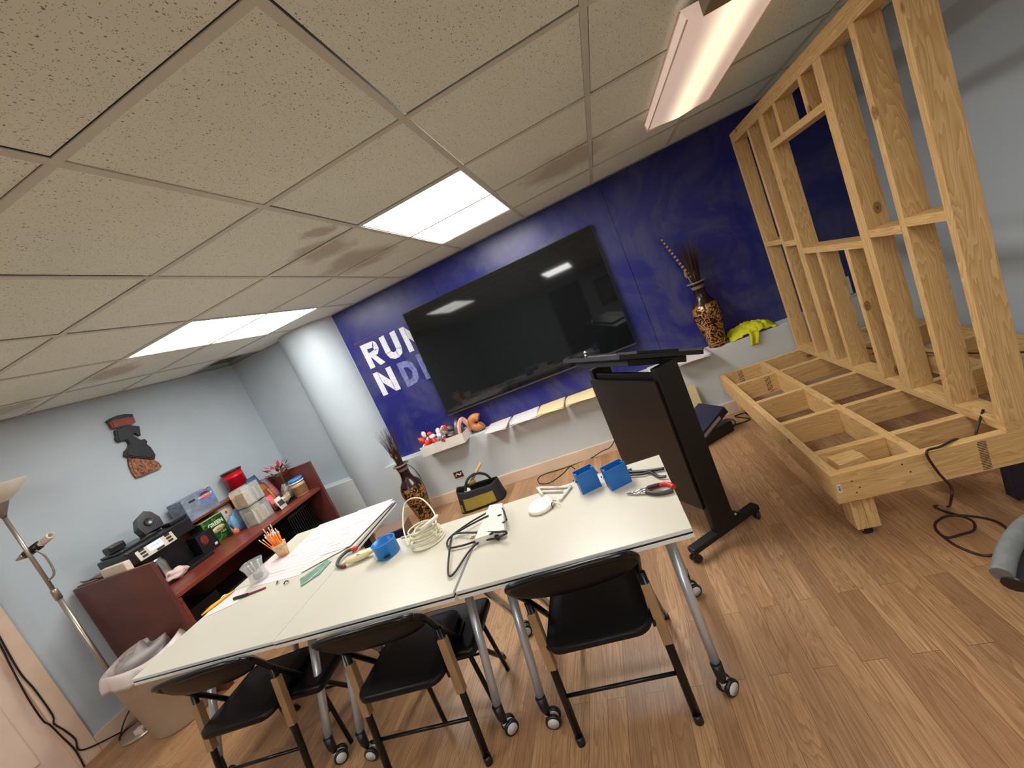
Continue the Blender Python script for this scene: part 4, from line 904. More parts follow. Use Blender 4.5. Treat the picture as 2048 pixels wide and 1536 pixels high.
# ================================================================== OPEN CASE ON THE FLOOR BEHIND THE LECTERN
NB = paint('navy_case', (24, 30, 58), 0.4); 
cs = thing('navy_case', 'navy blue hard case with grey stripe leaning by the pale lower wall', 'case', (0.725, 2.50, 0), math.radians(28))
Mc = Matrix.Rotation(math.radians(-22), 4, 'Y')
MB().box((-0.20, -0.14, 0.10), (0.20, 0.14, 0.16), M=Mc, bev=0.006).build('case_body', NB, cs)
MB().box((-0.19, -0.142, 0.115), (0.12, -0.1405, 0.14), M=Mc).build('grey_stripe', paint('grey_stripe', (150, 148, 150), 0.5), cs)
MB().box((-0.20, -0.13, 0.161), (-0.06, 0.13, 0.166), M=Mc).build('clear_sleeve', paint('pale_sleeve', (190, 200, 208), 0.25), cs)
mb = MB().box((-0.14, -0.12, 0.0), (0.16, 0.12, 0.085), bev=0.006); mb.build('black_stand', BLK, cs)
o = MB().box((-0.19, -0.004, 0), (0.20, 0.004, 0.36), M=Matrix.Rotation(math.radians(-14), 4, 'X'), bev=0.001).build('board', paint('kraft_board', (206, 184, 138), 0.7)); o.location = (0.60, 2.69, 0.003); tag(o, 'pale yellow board leaning on the lower wall behind navy case', 'board')
cord('floor_cable', [(0.42, 2.18, 0.005), flo(1395,893), flo(1430,872), flo(1462,858), flo(1470,843), flo(1455,838), flo(1440,846), flo(1465,850), flo(1500,838), (1.0, 2.72, 0.005), (1.2, 2.7, 0.005), (1.5, 2.65, 0.005)], 0.005, BLK, 'black cable on the floor running from navy case toward the platform')
# ================================================================== CABLE OVER THE PLATFORM
A = at(1975, 823, 2, 0.39); 
fz = 0.392
cord('red_black_cable', [(1.57, 1.10, 0.398), (1.53, 1.07, 0.37), (1.50, 1.055, 0.33), (1.49, 1.05, 0.28), (1.44, 1.03, 0.30), (1.42, 1.02, 0.352), (1.34, 0.985, 0.362), at(1853,905,1,0.955), at(1875,943,1,0.95), at(1902,975,1,0.945), at(1902,1000,1,0.95), flo(1896,1013), flo(1868,1012), flo(1890,1023), flo(1915,1030), flo(1945,1042), flo(1948,1060), flo(1925,1068), flo(1893,1075), flo(1873,1060), flo(1872,1045), flo(1895,1032), flo(1940,1032), flo(1990,1042), flo(2015,1060), flo(2020,1085), flo(1985,1110), flo(1950,1107), flo(1910,1090), flo(1880,1068)], 0.0045, paint('dark_maroon_rubber', (44, 20, 22), 0.4), 'dark cable draped over the platform rim and coiled on floor')
cord('work_cable', [(1.75, 2.2, 0.40), (1.86, 1.95, 0.372), (1.98, 1.72, 0.361), (2.10, 1.5, 0.361), (2.15, 1.3, 0.362)], 0.005, BLK, 'black cable lying across the platform behind the studs')
o = thing('caulk_gun', 'small white and silver tool lying on platform behind the studs', 'tool', (1.86, 1.98, 0.357), 0.6)
MB().tube([(-0.09, 0, 0.016), (0.09, 0, 0.016)], 0.014, 12).build('barrel', WHITE, o); MB().box((-0.12, -0.008, 0.004), (-0.085, 0.008, 0.03), bev=0.004).build('handle', CHROME, o)
# ================================================================== OFFICE CHAIR ARM AT THE RIGHT EDGE
oc = thing('office_chair', 'grey office chair arm with black lining entering at right edge', 'chair', (1.22, 0.02, 0))
P0 = at(2004, 1150, 2, 0.44); P1 = at(2015, 1105, 2, 0.455); P2 = at(2040, 1065, 2, 0.46); P3 = at(2075, 1040, 2, 0.45)
lo_ = Vector(oc.location)
path = smooth_path([p - lo_ for p in (P0, P1, P2, P3, at(2130, 1040, 2, 0.43), at(2190, 1080, 2, 0.42))], 6)
MB().tube(path, [0.021]*len(path), 14, flat=1.15).build('arm_frame', paint('speckled_grey', (112, 116, 116), 0.55, var=0.15, scale=40), oc)
dn = Vector((0.012, -0.01, -0.024))
MB().tube([p + dn for p in path], [0.023]*len(path), 12).build('arm_lining', BLK, oc)
MB().box((-0.22, -0.30, 0.36), (0.20, 0.10, 0.43), bev=0.03).build('seat', VINYL, oc)
MB().cyl((0, -0.1, 0.07), (0, -0.1, 0.36), 0.025, 16).build('gas_post', BLK, oc)
for k in range(5):
    a = k*2*PI/5 + 1.9
    l = MB().tube([(0, -0.1, 0.085), (0.24*math.cos(a), -0.1+0.24*math.sin(a), 0.062)], [0.022, 0.014], 10).build('base_leg', BLK, oc)
    MB().cyl((0.24*math.cos(a)-0.015, -0.1+0.24*math.sin(a), 0.026), (0.24*math.cos(a)+0.015, -0.1+0.24*math.sin(a), 0.026), 0.026, 16).build('caster', BLK, l)

# ================================================================== VASES AND DRIED STEMS
VM = Mat('black_gold_lacquer'); v = VM.coord((17, 17, 17)); n = VM.noise(v, 1.0, 2.5, 0.5, 2.4); sp = VM.node('ShaderNodeSeparateXYZ'); tc = VM.node('ShaderNodeTexCoord'); VM.link(tc.outputs['Object'], sp.inputs[0])
zm = VM.ramp(VM.math('DIVIDE', sp.outputs[2], 0.57), [(0.0, (1,1,1,1)), (0.63, (1,1,1,1)), (0.66, (0,0,0,1))])
g_ = VM.ramp(n.outputs[0], [(0.485, (0,0,0,1)), (0.505, (1,1,1,1)), (0.60, (1,1,1,1)), (0.62, (0,0,0,1))])
gm = VM.math('MULTIPLY', g_, zm); bandf = VM.math('FRACT', VM.math('MULTIPLY', sp.outputs[2], 50)); 
low = VM.ramp(VM.math('DIVIDE', sp.outputs[2], 0.57), [(0.0, (1,1,1,1)), (0.085, (1,1,1,1)), (0.1, (0,0,0,1))]); edge = VM.ramp(bandf, [(0.0, (1,1,1,1)), (0.22, (1,1,1,1)), (0.26, (0,0,0,1))])
gm = VM.math('MAXIMUM', gm, VM.math('MULTIPLY', low, edge))
n3 = VM.noise(VM.coord((8,8,8)), 1, 2)
VM.color(VM.mix(gm, VM.ramp(n3.outputs[0], [(0.35, srgb(16, 10, 10)), (0.7, srgb(52, 16, 14))]), srgb(196, 146, 84))); VM.link(VM.math('MULTIPLY', gm, 0.55), VM.b.inputs['Metallic']); VM.b.inputs['Roughness'].default_value = 0.24
VM.bump(gm, 0.5, 0.002)
RIM = paint('grey_rim', (120, 108, 104), 0.3)
def vase(x, y, z, s, lab, seed):
    o = thing('floor_vase', lab, 'vase', (x, y, z), seed)
    prof = [(0.048, 0), (0.051, 0.006), (0.051, 0.02), (0.060, 0.08), (0.072, 0.15), (0.079, 0.21), (0.077, 0.245), (0.064, 0.275), (0.044, 0.298), (0.035, 0.325), (0.033, 0.35), (0.035, 0.38), (0.043, 0.402)]
    MB().lathe([(a*s, b*s) for a, b in prof], seg=44, caps=False).lathe([(0, 0.001), (0.048*s, 0.001)], seg=44, caps=False).build('vase_body', VM.m, o)
    MB().lathe([(0.045*s, 0.400*s), (0.053*s, 0.404*s), (0.054*s, 0.410*s), (0.045*s, 0.412*s), (0.040*s, 0.405*s), (0.033*s, 0.36*s)], seg=36, caps=False).build('rim', RIM, o)
    return o
vase(-1.93, 2.60, 0, 1.47, 'large black and gold vase standing on the floor by the column', 0.4)
vase(1.085, 2.862, LZ, 1.36, 'black and gold vase standing on the ledge right of television', 2.1)
STEM = paint('dark_brown_reed', (56, 34, 22), 0.6, var=0.4, scale=30); PALE = paint('tan_seed_head', (150, 112, 72), 0.7, var=0.3, scale=40)
def reeds(x, y, z, h, n, lab, seed, lean, feather=True):
    r = random.Random(seed); o = thing('dried_reeds', lab, 'dried plants', (x, y, z))
    mb = MB(); mh = MB()
    for k in range(n):
        a = r.random()*6.283; sp_ = r.random()**0.7; L_ = h*(0.55+0.45*r.random())
        b = Vector((0.02*math.cos(a)*sp_, 0.02*math.sin(a)*sp_, -0.22)); t = Vector((lean[0]*L_ + 0.12*math.cos(a)*sp_*L_/0.4, lean[1]*L_ + 0.12*math.sin(a)*sp_*L_/0.4, L_))
        md = (b+t)/2 + Vector((-0.02*math.cos(a), -0.02*math.sin(a), 0.03))*sp_
        pts = [b, md, t]; q = smooth_path(pts, 4)
        mb.tube(q, [0.0022*(1-0.85*i/(len(q)-1)) + 0.0003 for i in range(len(q))], 4, smooth=False)
        if k % 9 == 0 and sp_ < 0.6:
            c = q[-5] if len(q) > 5 else q[-1]
            mh.ball(c*0.6 + Vector((0, 0, 0.02)), 0.012, 8, 6, (0.8, 0.8, 2.2))
    s = mb.build('reed_stems', STEM, o); s['kind'] = 'stuff'
    s2 = mh.build('seed_heads', PALE, o); s2['kind'] = 'stuff'
    if feather:
        fm = MB(); fw = MB(); L_ = h*1.12; d = Vector((-0.30, -0.02, 1)).normalized(); sd = Vector((1, 0, 0.30)).normalized()
        for k in range(24):
            t = 0.03 + L_*k/24; wd = 0.013*(1-0.55*k/24); (fm if k % 2 else fw).box((-wd, -0.0012, 0), (wd, 0.0012, L_/24*1.02), M=Matrix.Translation(d*t + Vector((-0.02, -0.01, 0.02))) @ Matrix.Rotation(math.radians(-16.7), 4, 'Y'))
        fm.build('dark_feather_bars', paint('feather_dark', (40, 30, 26), 0.7), o)['kind'] = 'stuff'; fw.build('pale_feather_bars', paint('feather_pale', (150, 134, 108), 0.7), o)['kind'] = 'stuff'
        mh = MB().ball((-0.055, -0.02, 0.085), 0.016, 10, 8, (0.8, 0.6, 2.0)); mh.tube([(-0.015, -0.01, -0.1), (-0.05, -0.02, 0.07)], 0.004, 6); mh.build('tan_seed_pod', PALE, o)
    else:
        for k in range(5):
            MB().ball((0.02*math.sin(k*2.1)-0.01, 0.015*math.cos(k*1.7)-0.015, 0.05+k*0.035), 0.014, 8, 6, (0.9, 0.9, 1.9)).build('tan_seed_pod', PALE, o)
    return o
reeds(-1.93, 2.60, 0.60, 0.40, 120, 'dried brown reeds fanning out of the vase by the column', 3, (0.0, 0.0), False)
reeds(1.085, 2.862, LZ+0.555, 0.36, 150, 'dark dried reeds with striped feather in the vase on ledge', 8, (0.05, -0.02))
# ================================================================== THINGS ON THE LEDGE
def packet(x0, x1, lab, mat, sheets=3, hang=0.06, tilt=0.0, name='paper_packet', grp='paper packets on the ledge'):
    o = thing(name, lab, 'papers', ((x0+x1)/2, LY+0.02, LZ), tilt, grp); w_ = x1-x0
    for k in range(sheets):
        def fn(u, v, k=k):
            yy = -0.15 + v*0.272 + k*0.004; zz = 0.003 + k*0.006 + 0.006*math.sin(u*PI*1.2+k) * (1 - v)
            if yy < -0.02: zz -= 0.22*(abs(yy+0.02))**1.25 * 0.6
            zz = max(zz, 0.002 + k*0.004) if yy > -0.02 else zz
            return ((u-0.5)*w_ + 0.003*k, yy, zz + 0.0)
        MB().grid(fn, 10, 14).build('sheet', mat if k == sheets-1 or mat != PAPER else PAPER, o, solid=0.0015)
    return o
MANILA = paint('manila', (232, 206, 158), 0.6, var=0.05)
packet(-1.055, -0.83, 'white paper packet on the ledge just right of snack tray', PAPER)
packet(-0.80, -0.53, 'white lined packet on the ledge, second from the snack tray', PAPER, 3, tilt=0.04)
packet(-0.52, -0.27, 'manila folder packet on the ledge left of lectern', MANILA)
packet(-0.25, 0.02, 'cream folder packet on the ledge partly behind the lectern', MANILA, 2)
packet(0.50, 0.61, 'short white packet on the ledge just right of lectern', PAPER, 2)
packet(0.68, 0.98, 'white printed packet on the ledge beside the gold vase', PAPER, 3, tilt=0.03)
YF = Mat('yellow_cloth'); YF.color(srgb(206, 204, 30)); YF.set(0.8)
def cloth(u, v):
    x = (u-0.5)*0.34; y = (v-0.5)*0.20; r = math.hypot(x/0.17, y/0.10)
    z = 0.085*max(0, 1-r*r*0.8) + 0.022*noise.noise(Vector((x*22, y*22, 1))) + 0.012*noise.noise(Vector((x*50, y*50, 4)))
    y2 = y + 0.02*noise.noise(Vector((x*14, y*14, 9))) - 0.01
    return (x + 0.02*noise.noise(Vector((x*12, y*12, 5))), y2, max(0.004, z+0.012))
o = MB().grid(cloth, 44, 30).grid(lambda u, v: (-0.01+(u-0.5)*(0.08-0.02*v)+0.008*math.sin(v*5), -0.108-0.010*math.sin(v*3)-0.006*math.sin(u*9), 0.05-v*0.13), 10, 10).build('yellow_cloth', YF.m, loc=(1.345, 2.90, LZ), solid=0.003); tag(o, 'crumpled bright yellow cloth on the ledge next to the vase', 'cloth')
# snack tray
st = thing('white_tray', 'long white tray of three parts overhanging the ledge', 'tray', (-1.475, 2.80, LZ), 0.0)
TW_ = 0.46
for k in range(3):
    x0 = -0.23 + k*0.1535; 
    MB().box((x0, -0.14, 0), (x0+0.152, 0.10, 0.004)).box((x0, -0.14, 0.004), (x0+0.152, -0.136, 0.095)).box((x0, 0.096, 0.004), (x0+0.152, 0.10, 0.085)).box((x0, -0.136, 0.004), (x0+0.003, 0.096, 0.085)).box((x0+0.149, -0.136, 0.004), (x0+0.152, 0.096, 0.085)).build('tray_section', WHITE, st)
rr = random.Random(12)
for k in range(34):
    x = -0.21 + 0.17*rr.random() if k < 18 else -0.05+0.1*rr.random(); y = -0.12+0.19*rr.random(); z = 0.03 + 0.15*rr.random()
    c = paint('candy_red', (226, 66, 40), 0.35) if k % 2 else paint('candy_white', (238, 226, 222), 0.35)
    o = MB().ball((0, 0, 0), 0.027, 10, 7, (1.4, 0.9, 0.8), jit=0.4, seed=k).build('wrapped_candy', c); o.location = (-1.475+x, 2.80+y, LZ+z); o.rotation_euler = (rr.random()*3, rr.random()*3, rr.random()*3)
    tag(o, 'small red and white wrapped sweet heaped in the white tray' if k % 2 else 'small white wrapped sweet heaped in the white tray', 'sweet', 'sweets heaped in the left of the white tray')
for k in range(9):
    o = MB().ball((0, 0, 0), 0.048, 10, 7, (1.4, 0.8, 0.6), jit=0.6, seed=40+k).build('snack_bag', paint('grey_foil', (128, 118, 122), 0.3, 0.3, var=0.3, scale=60)); o.location = (-1.475 - 0.02 + 0.2*rr.random(), 2.80-0.1+0.17*rr.random(), LZ+0.04+0.10*rr.random()); o.rotation_euler = (rr.random()*3, rr.random()*3, rr.random()*3)
    tag(o, 'crinkled grey foil snack bag in the middle of the white tray', 'snack bag', 'grey snack bags in the white tray')
o = MB().tube(smooth_path([(-0.03, -0.1, 0.03), (-0.02, -0.05, 0.13), (0.0, 0.02, 0.16), (0.02, 0.06, 0.10), (0.03, 0.08, 0.03)], 6), 0.028, 12, flat=0.5).build('pink_cloth', paint('pink_stripe_cloth', (224, 170, 158), 0.8, var=0.2, scale=30)); o.location = (-1.255, 2.80, LZ+0.02); tag(o, 'pink folded cloth at the right end of the white tray', 'cloth')
o = thing('bread_bag', 'round golden bread ring in clear bag beside the white tray', 'bread', (-1.15, 2.85, LZ))
MB().tube([(0.055*math.cos(k*PI/12), 0.03, 0.094+0.050*math.sin(k*PI/12)) for k in range(3, 22)], 0.042, 12).build('bread_ring', paint('golden_crust', (190, 124, 74), 0.5, var=0.25, scale=20), o)
# ================================================================== OUTLET HOLE AND TOOL BAG
o = thing('outlet_box', 'open electrical box with cream rim in the lower wall', 'outlet', (-1.525, LY, 0.252))
MB().box((-0.058, -0.003, -0.042), (0.058, -0.0005, 0.042)).build('cut_rim', paint('cream_plaster', (220, 206, 184), 0.7), o)
MB().box((-0.048, -0.005, -0.03), (0.050, -0.003, 0.036)).build('dark_recess', paint('dark_red_recess', (70, 36, 32), 0.7, var=0.4, scale=60), o)
mb = MB().tube(smooth_path([(-0.03, -0.007, -0.01), (-0.01, -0.009, 0.015), (0.02, -0.009, -0.005), (0.035, -0.007, 0.02)], 5), 0.006, 6); mb.build('wires', WHITE, o)
tbg = thing('tool_bag', 'open black and yellow tool bag on the floor below the ledge', 'tool bag', (-1.28, 2.56, 0), math.radians(8))
YEL = paint('yellow_panel', (140, 120, 44), 0.6, var=0.15); BAG = paint('black_canvas', (26, 26, 28), 0.75, bump=0.3, bscale=200)
def bagf(u, v):
    a = 2*PI*u; r = 1.0 if v > 0 else 0.95; k = 1 + 0.05*math.sin(a*5+1)*v
    w_ = 0.22*(1-0.12*v); d_ = 0.115*(1-0.35*v)
    ex = 0.55; return (w_*k*math.copysign(abs(math.cos(a))**ex, math.cos(a)), d_*math.copysign(abs(math.sin(a))**ex, math.sin(a)), 0.002+0.20*v + 0.02*v*math.cos(2*a) - 0.04*v*max(0, math.cos(a)))
MB().grid(bagf, 48, 10, closed_u=True).build('bag_body', BAG, tbg, solid=0.006)
MB().grid(lambda u, v: (lambda p: (p[0]*0.9, p[1]*0.9, 0.01))(bagf(u, 0)) if v == 0 else (0, 0, 0.012), 24, 1, closed_u=True).build('bag_base', BAG, tbg)
MB().grid(lambda u, v: (lambda p: (p[0]*1.012, p[1]*1.03-0.004, p[2]))(bagf(0.66+u*0.17, 0.12+v*0.55)), 10, 8).build('side_panel', YEL, tbg)
MB().grid(lambda u, v: (lambda p: (p[0]*1.012, p[1]*1.03-0.004, p[2]))(bagf(0.54+u*0.09, 0.08+v*0.35)), 6, 6).build('side_panel', YEL, tbg)
MB().tube(smooth_path([(-0.10, -0.05, 0.19), (-0.05, -0.03, 0.27), (0.04, 0.0, 0.29), (0.11, 0.03, 0.24), (0.14, 0.04, 0.17)], 6), 0.019, 10, flat=0.6).build('carry_handle', BAG, tbg)
MB().box((-0.04, -0.052, 0.225), (0.02, -0.02, 0.25), bev=0.005).build('yellow_clip', YEL, tbg)
hm = thing('hammer', 'hammer with wooden handle sticking out of the tool bag', 'hammer', (-1.40, 2.53, 0.10), 0)
p0 = Vector((0, 0, 0.05)); p1 = at(962, 925, 1, 2.60) - Vector((-1.40, 2.53, 0.10))
pc = at(940, 968, 1, 2.54) - Vector((-1.40, 2.53, 0.10))
MB().tube([pc, p1], [0.012, 0.014], 10).build('handle', paint('hammer_wood', (196, 160, 104), 0.5), hm)
MB().cyl(pc + Vector((-0.055, -0.01, 0.0)), pc + Vector((0.045, 0.0, -0.01)), 0.014, 12).build('head', paint('steel_head', (120, 104, 98), 0.35, 0.8), hm)
MB().lathe([(0.0, 0), (0.03, 0), (0.03, 0.02), (0, 0.02)], seg=20, caps=False, M=Matrix.Translation(pc+Vector((-0.03, -0.03, -0.045))) @ Matrix.Rotation(1.2, 4, 'X')).build('tape_roll', WHITE, hm)
cord('wall_wire', [(-2.02, LY-0.004, 0.55), (-1.96, LY-0.012, 0.50), (-1.93, LY-0.008, 0.42), (-1.92, LY-0.006, 0.34)], 0.003, paint('dark_grey_wire', (70, 74, 78), 0.5), 'thin grey wire hanging on the lower wall behind the vase')
# ================================================================== THINGS ON THE WHITE TABLES
def tp(u, v, z=0.0): p = at(u, v, 2, TZ+z); return Vector((p.x, p.y, TZ+z))
PRINT = paint('faint_grey_print', (120, 104, 108), 0.7)
def sheet(name, corners, z, lab, mat=PAPER, lines=0, cat='paper', thick=0.0012, group=None, heavy=False):
    "corners: four pixels in order; a flat sheet with ruled lines running across"
    P_ = [tp(*c, z) for c in corners]; c0 = sum(P_, Vector())/4; c0.z = TZ+z
    o = thing(name, lab, cat, c0, 0, group)
    mb = MB(); a = [mb.bm.verts.new(p-c0) for p in P_]; b = [mb.bm.verts.new(p-c0+Vector((0,0,thick))) for p in P_]
    mb._f(a); mb._f(b)
    for i in range(4): mb._f([a[i], a[(i+1)%4], b[(i+1)%4], b[i]])
    mb.build('sheet', mat, o)
    if lines:
        ml = MB()
        for k in range(lines):
            t = 0.06 + 0.88*k/(lines-1); A = P_[0].lerp(P_[3], t)-c0; B = P_[1].lerp(P_[2], t)-c0; A2 = A.lerp(B, 0.04); B2 = A.lerp(B, 0.96)
            d = (P_[3]-P_[0]).normalized()*0.0009; up = Vector((0,0,thick+0.0003))
            ml.quad(A2-d+up, B2-d+up, B2+d+up, A2+d+up)
            if k % 4 == 1:
                A2 = A.lerp(B, 0.05); B2 = A.lerp(B, 0.30+0.1*(k%3)); d2 = d*1.6
                off = (P_[3]-P_[0]).normalized()*0.006
                ml.quad(A2-d2+up+off, B2-d2+up+off, B2+d2+up+off, A2+d2+up+off)
        ml.build('ruled_lines', PRINT, o)
    return o
sheet('lined_sheet', [(640,1050),(716,1023),(612,1141),(520,1166)], 0.001, 'large lined white sheet on rear table, left one', lines=15, group='large lined sheets on the rear table')
sheet('lined_sheet', [(717,1022),(786,998),(690,1098),(602,1146)], 0.004, 'large lined white sheet on rear table, right one by black edge', lines=15, group='large lined sheets on the rear table', thick=0.003)
sheet('lined_sheet', [(735,1020),(789,1001),(700,1092),(640,1112)], 0.0085, 'topmost lined sheet slightly turned at the right of rear table', lines=16, group='large lined sheets on the rear table')
sheet('plain_sheet', [(540,1118),(640,1108),(600,1150),(503,1175)], 0.0005, 'blank white sheet under the cup of straws', cat='paper')
sheet('plain_sheet', [(447,1190),(500,1172),(475,1205),(405,1237)], 0.0008, 'blank paper corner sticking out past the left table edge', cat='paper')
# bag of straws / pencils in a cup
cup = thing('paper_cup', 'pinkish floral paper cup on the rear table holding orange straws', 'cup', tp(569, 1110), 0)
CUPM = Mat('floral_cup'); n = CUPM.noise(CUPM.coord((25,25,25)), 1, 3); CUPM.color(CUPM.ramp(n.outputs[0], [(0.35, srgb(150,170,110)), (0.5, srgb(240,200,160)), (0.65, srgb(240,150,130))])); CUPM.set(0.5)
MB().lathe([(0.030, 0), (0.042, 0.085), (0.0435, 0.087), (0.040, 0.085), (0.028, 0.004), (0, 0.004)], seg=28).build('cup_body', CUPM.m, cup)
rr = random.Random(5)
for k in range(26):
    a = rr.random()*6.28; q = rr.random()**0.5; b = Vector((0.018*math.cos(a)*q, 0.018*math.sin(a)*q, 0.006)); ln = Vector((-0.035 + 0.07*math.cos(a)*q, 0.05*math.sin(a)*q, 0.155+0.02*rr.random()))
    if k % 9 == 0: ln = Vector((0.03*math.cos(a), 0.03*math.sin(a), 0.21))
    o = thing('orange_straw' , 'orange and white drinking straw standing in the floral paper cup', 'straw', tp(569, 1110), 0, 'straws in the paper cup')
    MB().tube([b, b.lerp(ln, 0.88)], 0.003, 6).build('tube', paint('orange_straw', (244, 140, 50), 0.45), o)
    MB().tube([b.lerp(ln, 0.885), ln], 0.0031, 6).build('white_tip', WHITE, o)
# square clear tumbler with cutlery
gl = thing('clear_tumbler', 'clear waisted plastic holder at the left edge of the tables', 'tumbler', tp(522, 1160), 0.5)
def sq(r, z, seg=40):
    out = []
    for k in range(seg):
        a = 2*PI*k/seg; e = 0.55; out.append((r*math.copysign(abs(math.cos(a))**e, math.cos(a)), r*math.copysign(abs(math.sin(a))**e, math.sin(a)), z))
    return out
mb = MB(); prof = [(0.046, 0), (0.044, 0.02), (0.040, 0.05), (0.043, 0.085), (0.054, 0.12), (0.052, 0.12), (0.041, 0.085), (0.038, 0.05), (0.042, 0.02), (0.043, 0.008)]
R_ = [[mb.bm.verts.new(p) for p in sq(r, z)] for r, z in prof]
for A, B in zip(R_, R_[1:]):
    for k in range(len(A)): mb._f([A[k], A[(k+1)%len(A)], B[(k+1)%len(A)], B[k]], True)
mb._f(list(reversed(R_[0]))); mb._f(R_[-1]); mb.build('tumbler_wall', CLR, gl)
for k, (dx, dy) in enumerate(((0.01, 0.012), (-0.012, 0.01), (0.0, -0.012))):
    o = MB().tube([(dx, dy, 0.012), (dx*2.2, dy*2.0, 0.115)], 0.004, 6).build('plastic_stick', paint('frosted_stick', (200, 204, 206), 0.3)); o.location = tp(522, 1160); tag(o, 'pale plastic stick standing in the clear waisted holder', 'stick', 'sticks in the clear holder')
o = MB().ball((0, 0, 0.03), 0.026, 12, 8, (1, 1, 0.8), jit=0.5, seed=2).build('grey_wrap', paint('grey_wrap', (150, 148, 146), 0.4)); o.location = tp(522, 1160) + Vector((0, 0, 0.004)); tag(o, 'crumpled grey wrap inside the clear waisted holder', 'wrap')
# yellow cutter, brush and pencil at the left edge
k_ = thing('utility_knife', 'yellow utility knife lying along left table edge', 'knife', tp(432, 1212)); a = tp(405, 1233)-tp(432,1212); b = tp(470, 1183)-tp(432,1212)
MB().tube([a+Vector((0,0,0.008)), a.lerp(b,0.3)+Vector((0,0,0.011)), a.lerp(b, 0.75)+Vector((0,0,0.010)), b+Vector((0,0,0.008))], [0.006, 0.013, 0.010, 0.005], 10, flat=0.7).build('yellow_body', paint('safety_yellow', (238, 176, 30), 0.4), k_)
MB().tube([a.lerp(b, 0.15)+Vector((-0.004,0.005,0.019)), b+Vector((0.0,0.004,0.013))], 0.0032, 6).build('black_slide', BLK, k_)
k_ = thing('craft_knife', 'black marker knife with dark red handle near the left table edge', 'knife', tp(500, 1190)); a = tp(470, 1200)-tp(500,1190); m_ = tp(497, 1191)-tp(500,1190); b = tp(532, 1177)-tp(500,1190)
MB().tube([a+Vector((0,0,0.008)), m_+Vector((0,0,0.008))], [0.009, 0.008], 10).build('black_grip', BLK, k_)
MB().tube([m_+Vector((0,0,0.0065)), b+Vector((0,0,0.0055))], [0.0055, 0.005], 8).build('red_handle', paint('dark_red_plastic', (134, 44, 56), 0.4), k_)
# clips
for u, v, lab in ((556, 1168, 'small black and clear cable clip, left of the pair on the table'), (574, 1168, 'small black and clear cable clip, right of the pair on table')):
    o = thing('cable_clip', lab, 'clip', tp(u, v), u*0.1, 'cable clips on the left table')
    MB().box((-0.014, -0.009, 0), (0.014, 0.009, 0.006), bev=0.002).build('clear_base', CLR, o)
    MB().tube(smooth_path([(-0.012, 0, 0.008), (0, 0.004, 0.016), (0.012, 0, 0.008)], 4), 0.003, 6).build('black_loop', BLK, o)
# green packet
P_ = [tp(603, 1174), tp(601, 1160), tp(655, 1122), tp(663, 1124), tp(640, 1150)]; c0 = sum(P_, Vector())/5
o = thing('green_packet', 'clear crinkled packet with dark green contents on middle table', 'packet', c0)
mb = MB(); q = [p-c0 for p in P_]; 
mb.prism([(p.x, p.y) for p in q], 0.001, 0.007); mb.build('green_contents', paint('teal_green', (110, 146, 128), 0.35, var=0.35, scale=40), o)
mb = MB().prism([(p.x*1.15, p.y*1.12) for p in q], 0.0, 0.0009); mb.tube([q[0]*1.05+Vector((0,0,0.009)), (q[4]+q[0])*0.55+Vector((0,0,0.011)), q[3]*1.02+Vector((0,0,0.008))], 0.002, 5); mb.build('clear_wrapper', paint('milky_film', (214, 222, 216), 0.2), o)
# tape cutter with red ends
o = thing('tape_cutter', 'grey curved tool with red ends lying on the middle table', 'tool', tp(690, 1118)); c0 = tp(690, 1118)
pt = [tp(u, v)-c0+Vector((0,0,z)) for u, v, z in ((712,1103,0.016), (698,1108,0.018), (682,1122,0.016), (677,1134,0.012), (688,1137,0.010))]
MB().tube(smooth_path(pt, 5), 0.0085, 10).build('curved_handle', paint('dark_grey_grip', (66, 64, 62), 0.5), o)
MB().ball(pt[0]+Vector((0,0,0)), 0.015, 12, 8, (1.2, 1, 0.9)).build('red_end', paint('tool_red', (196, 36, 50), 0.4), o)
MB().ball(pt[-1]+Vector((0.006,0,0)), 0.010, 10, 8, (1.3, 0.9, 0.8)).build('red_end', paint('maroon_end', (120, 30, 44), 0.4), o)
# yellowed glue bottle / bag
c0 = tp(724, 1118); o = thing('glue_bottle', 'translucent yellow glue bottle lying beside blue ring', 'bottle', c0)
A = tp(695, 1132)-c0+Vector((0,0,0.02)); B = tp(752, 1108)-c0+Vector((0,0,0.024))
MB().tube([A, A.lerp(B,0.1), A.lerp(B,0.35), A.lerp(B,0.6), A.lerp(B, 0.75), B], [0.007, 0.016, 0.022, 0.024, 0.02, 0.012], 14, flat=0.8).build('bottle_body', paint('pale_yellow_plastic', (226, 216, 168), 0.35, var=0.08), o)
MB().box((-0.009, -0.003, 0), (0.009, 0.003, 0.001), M=Matrix.Translation(A.lerp(B,0.55)+Vector((0.0,-0.014,0.015))) @ Matrix.Rotation(-0.9, 4, 'X') @ Matrix.Rotation(0.3,4,'Z')).build('small_label', INK, o)
MB().cyl(A, A+Vector((-0.02,-0.004,-0.006)), 0.006, 10).build('nozzle', paint('amber_nozzle', (208, 178, 96), 0.4), o)
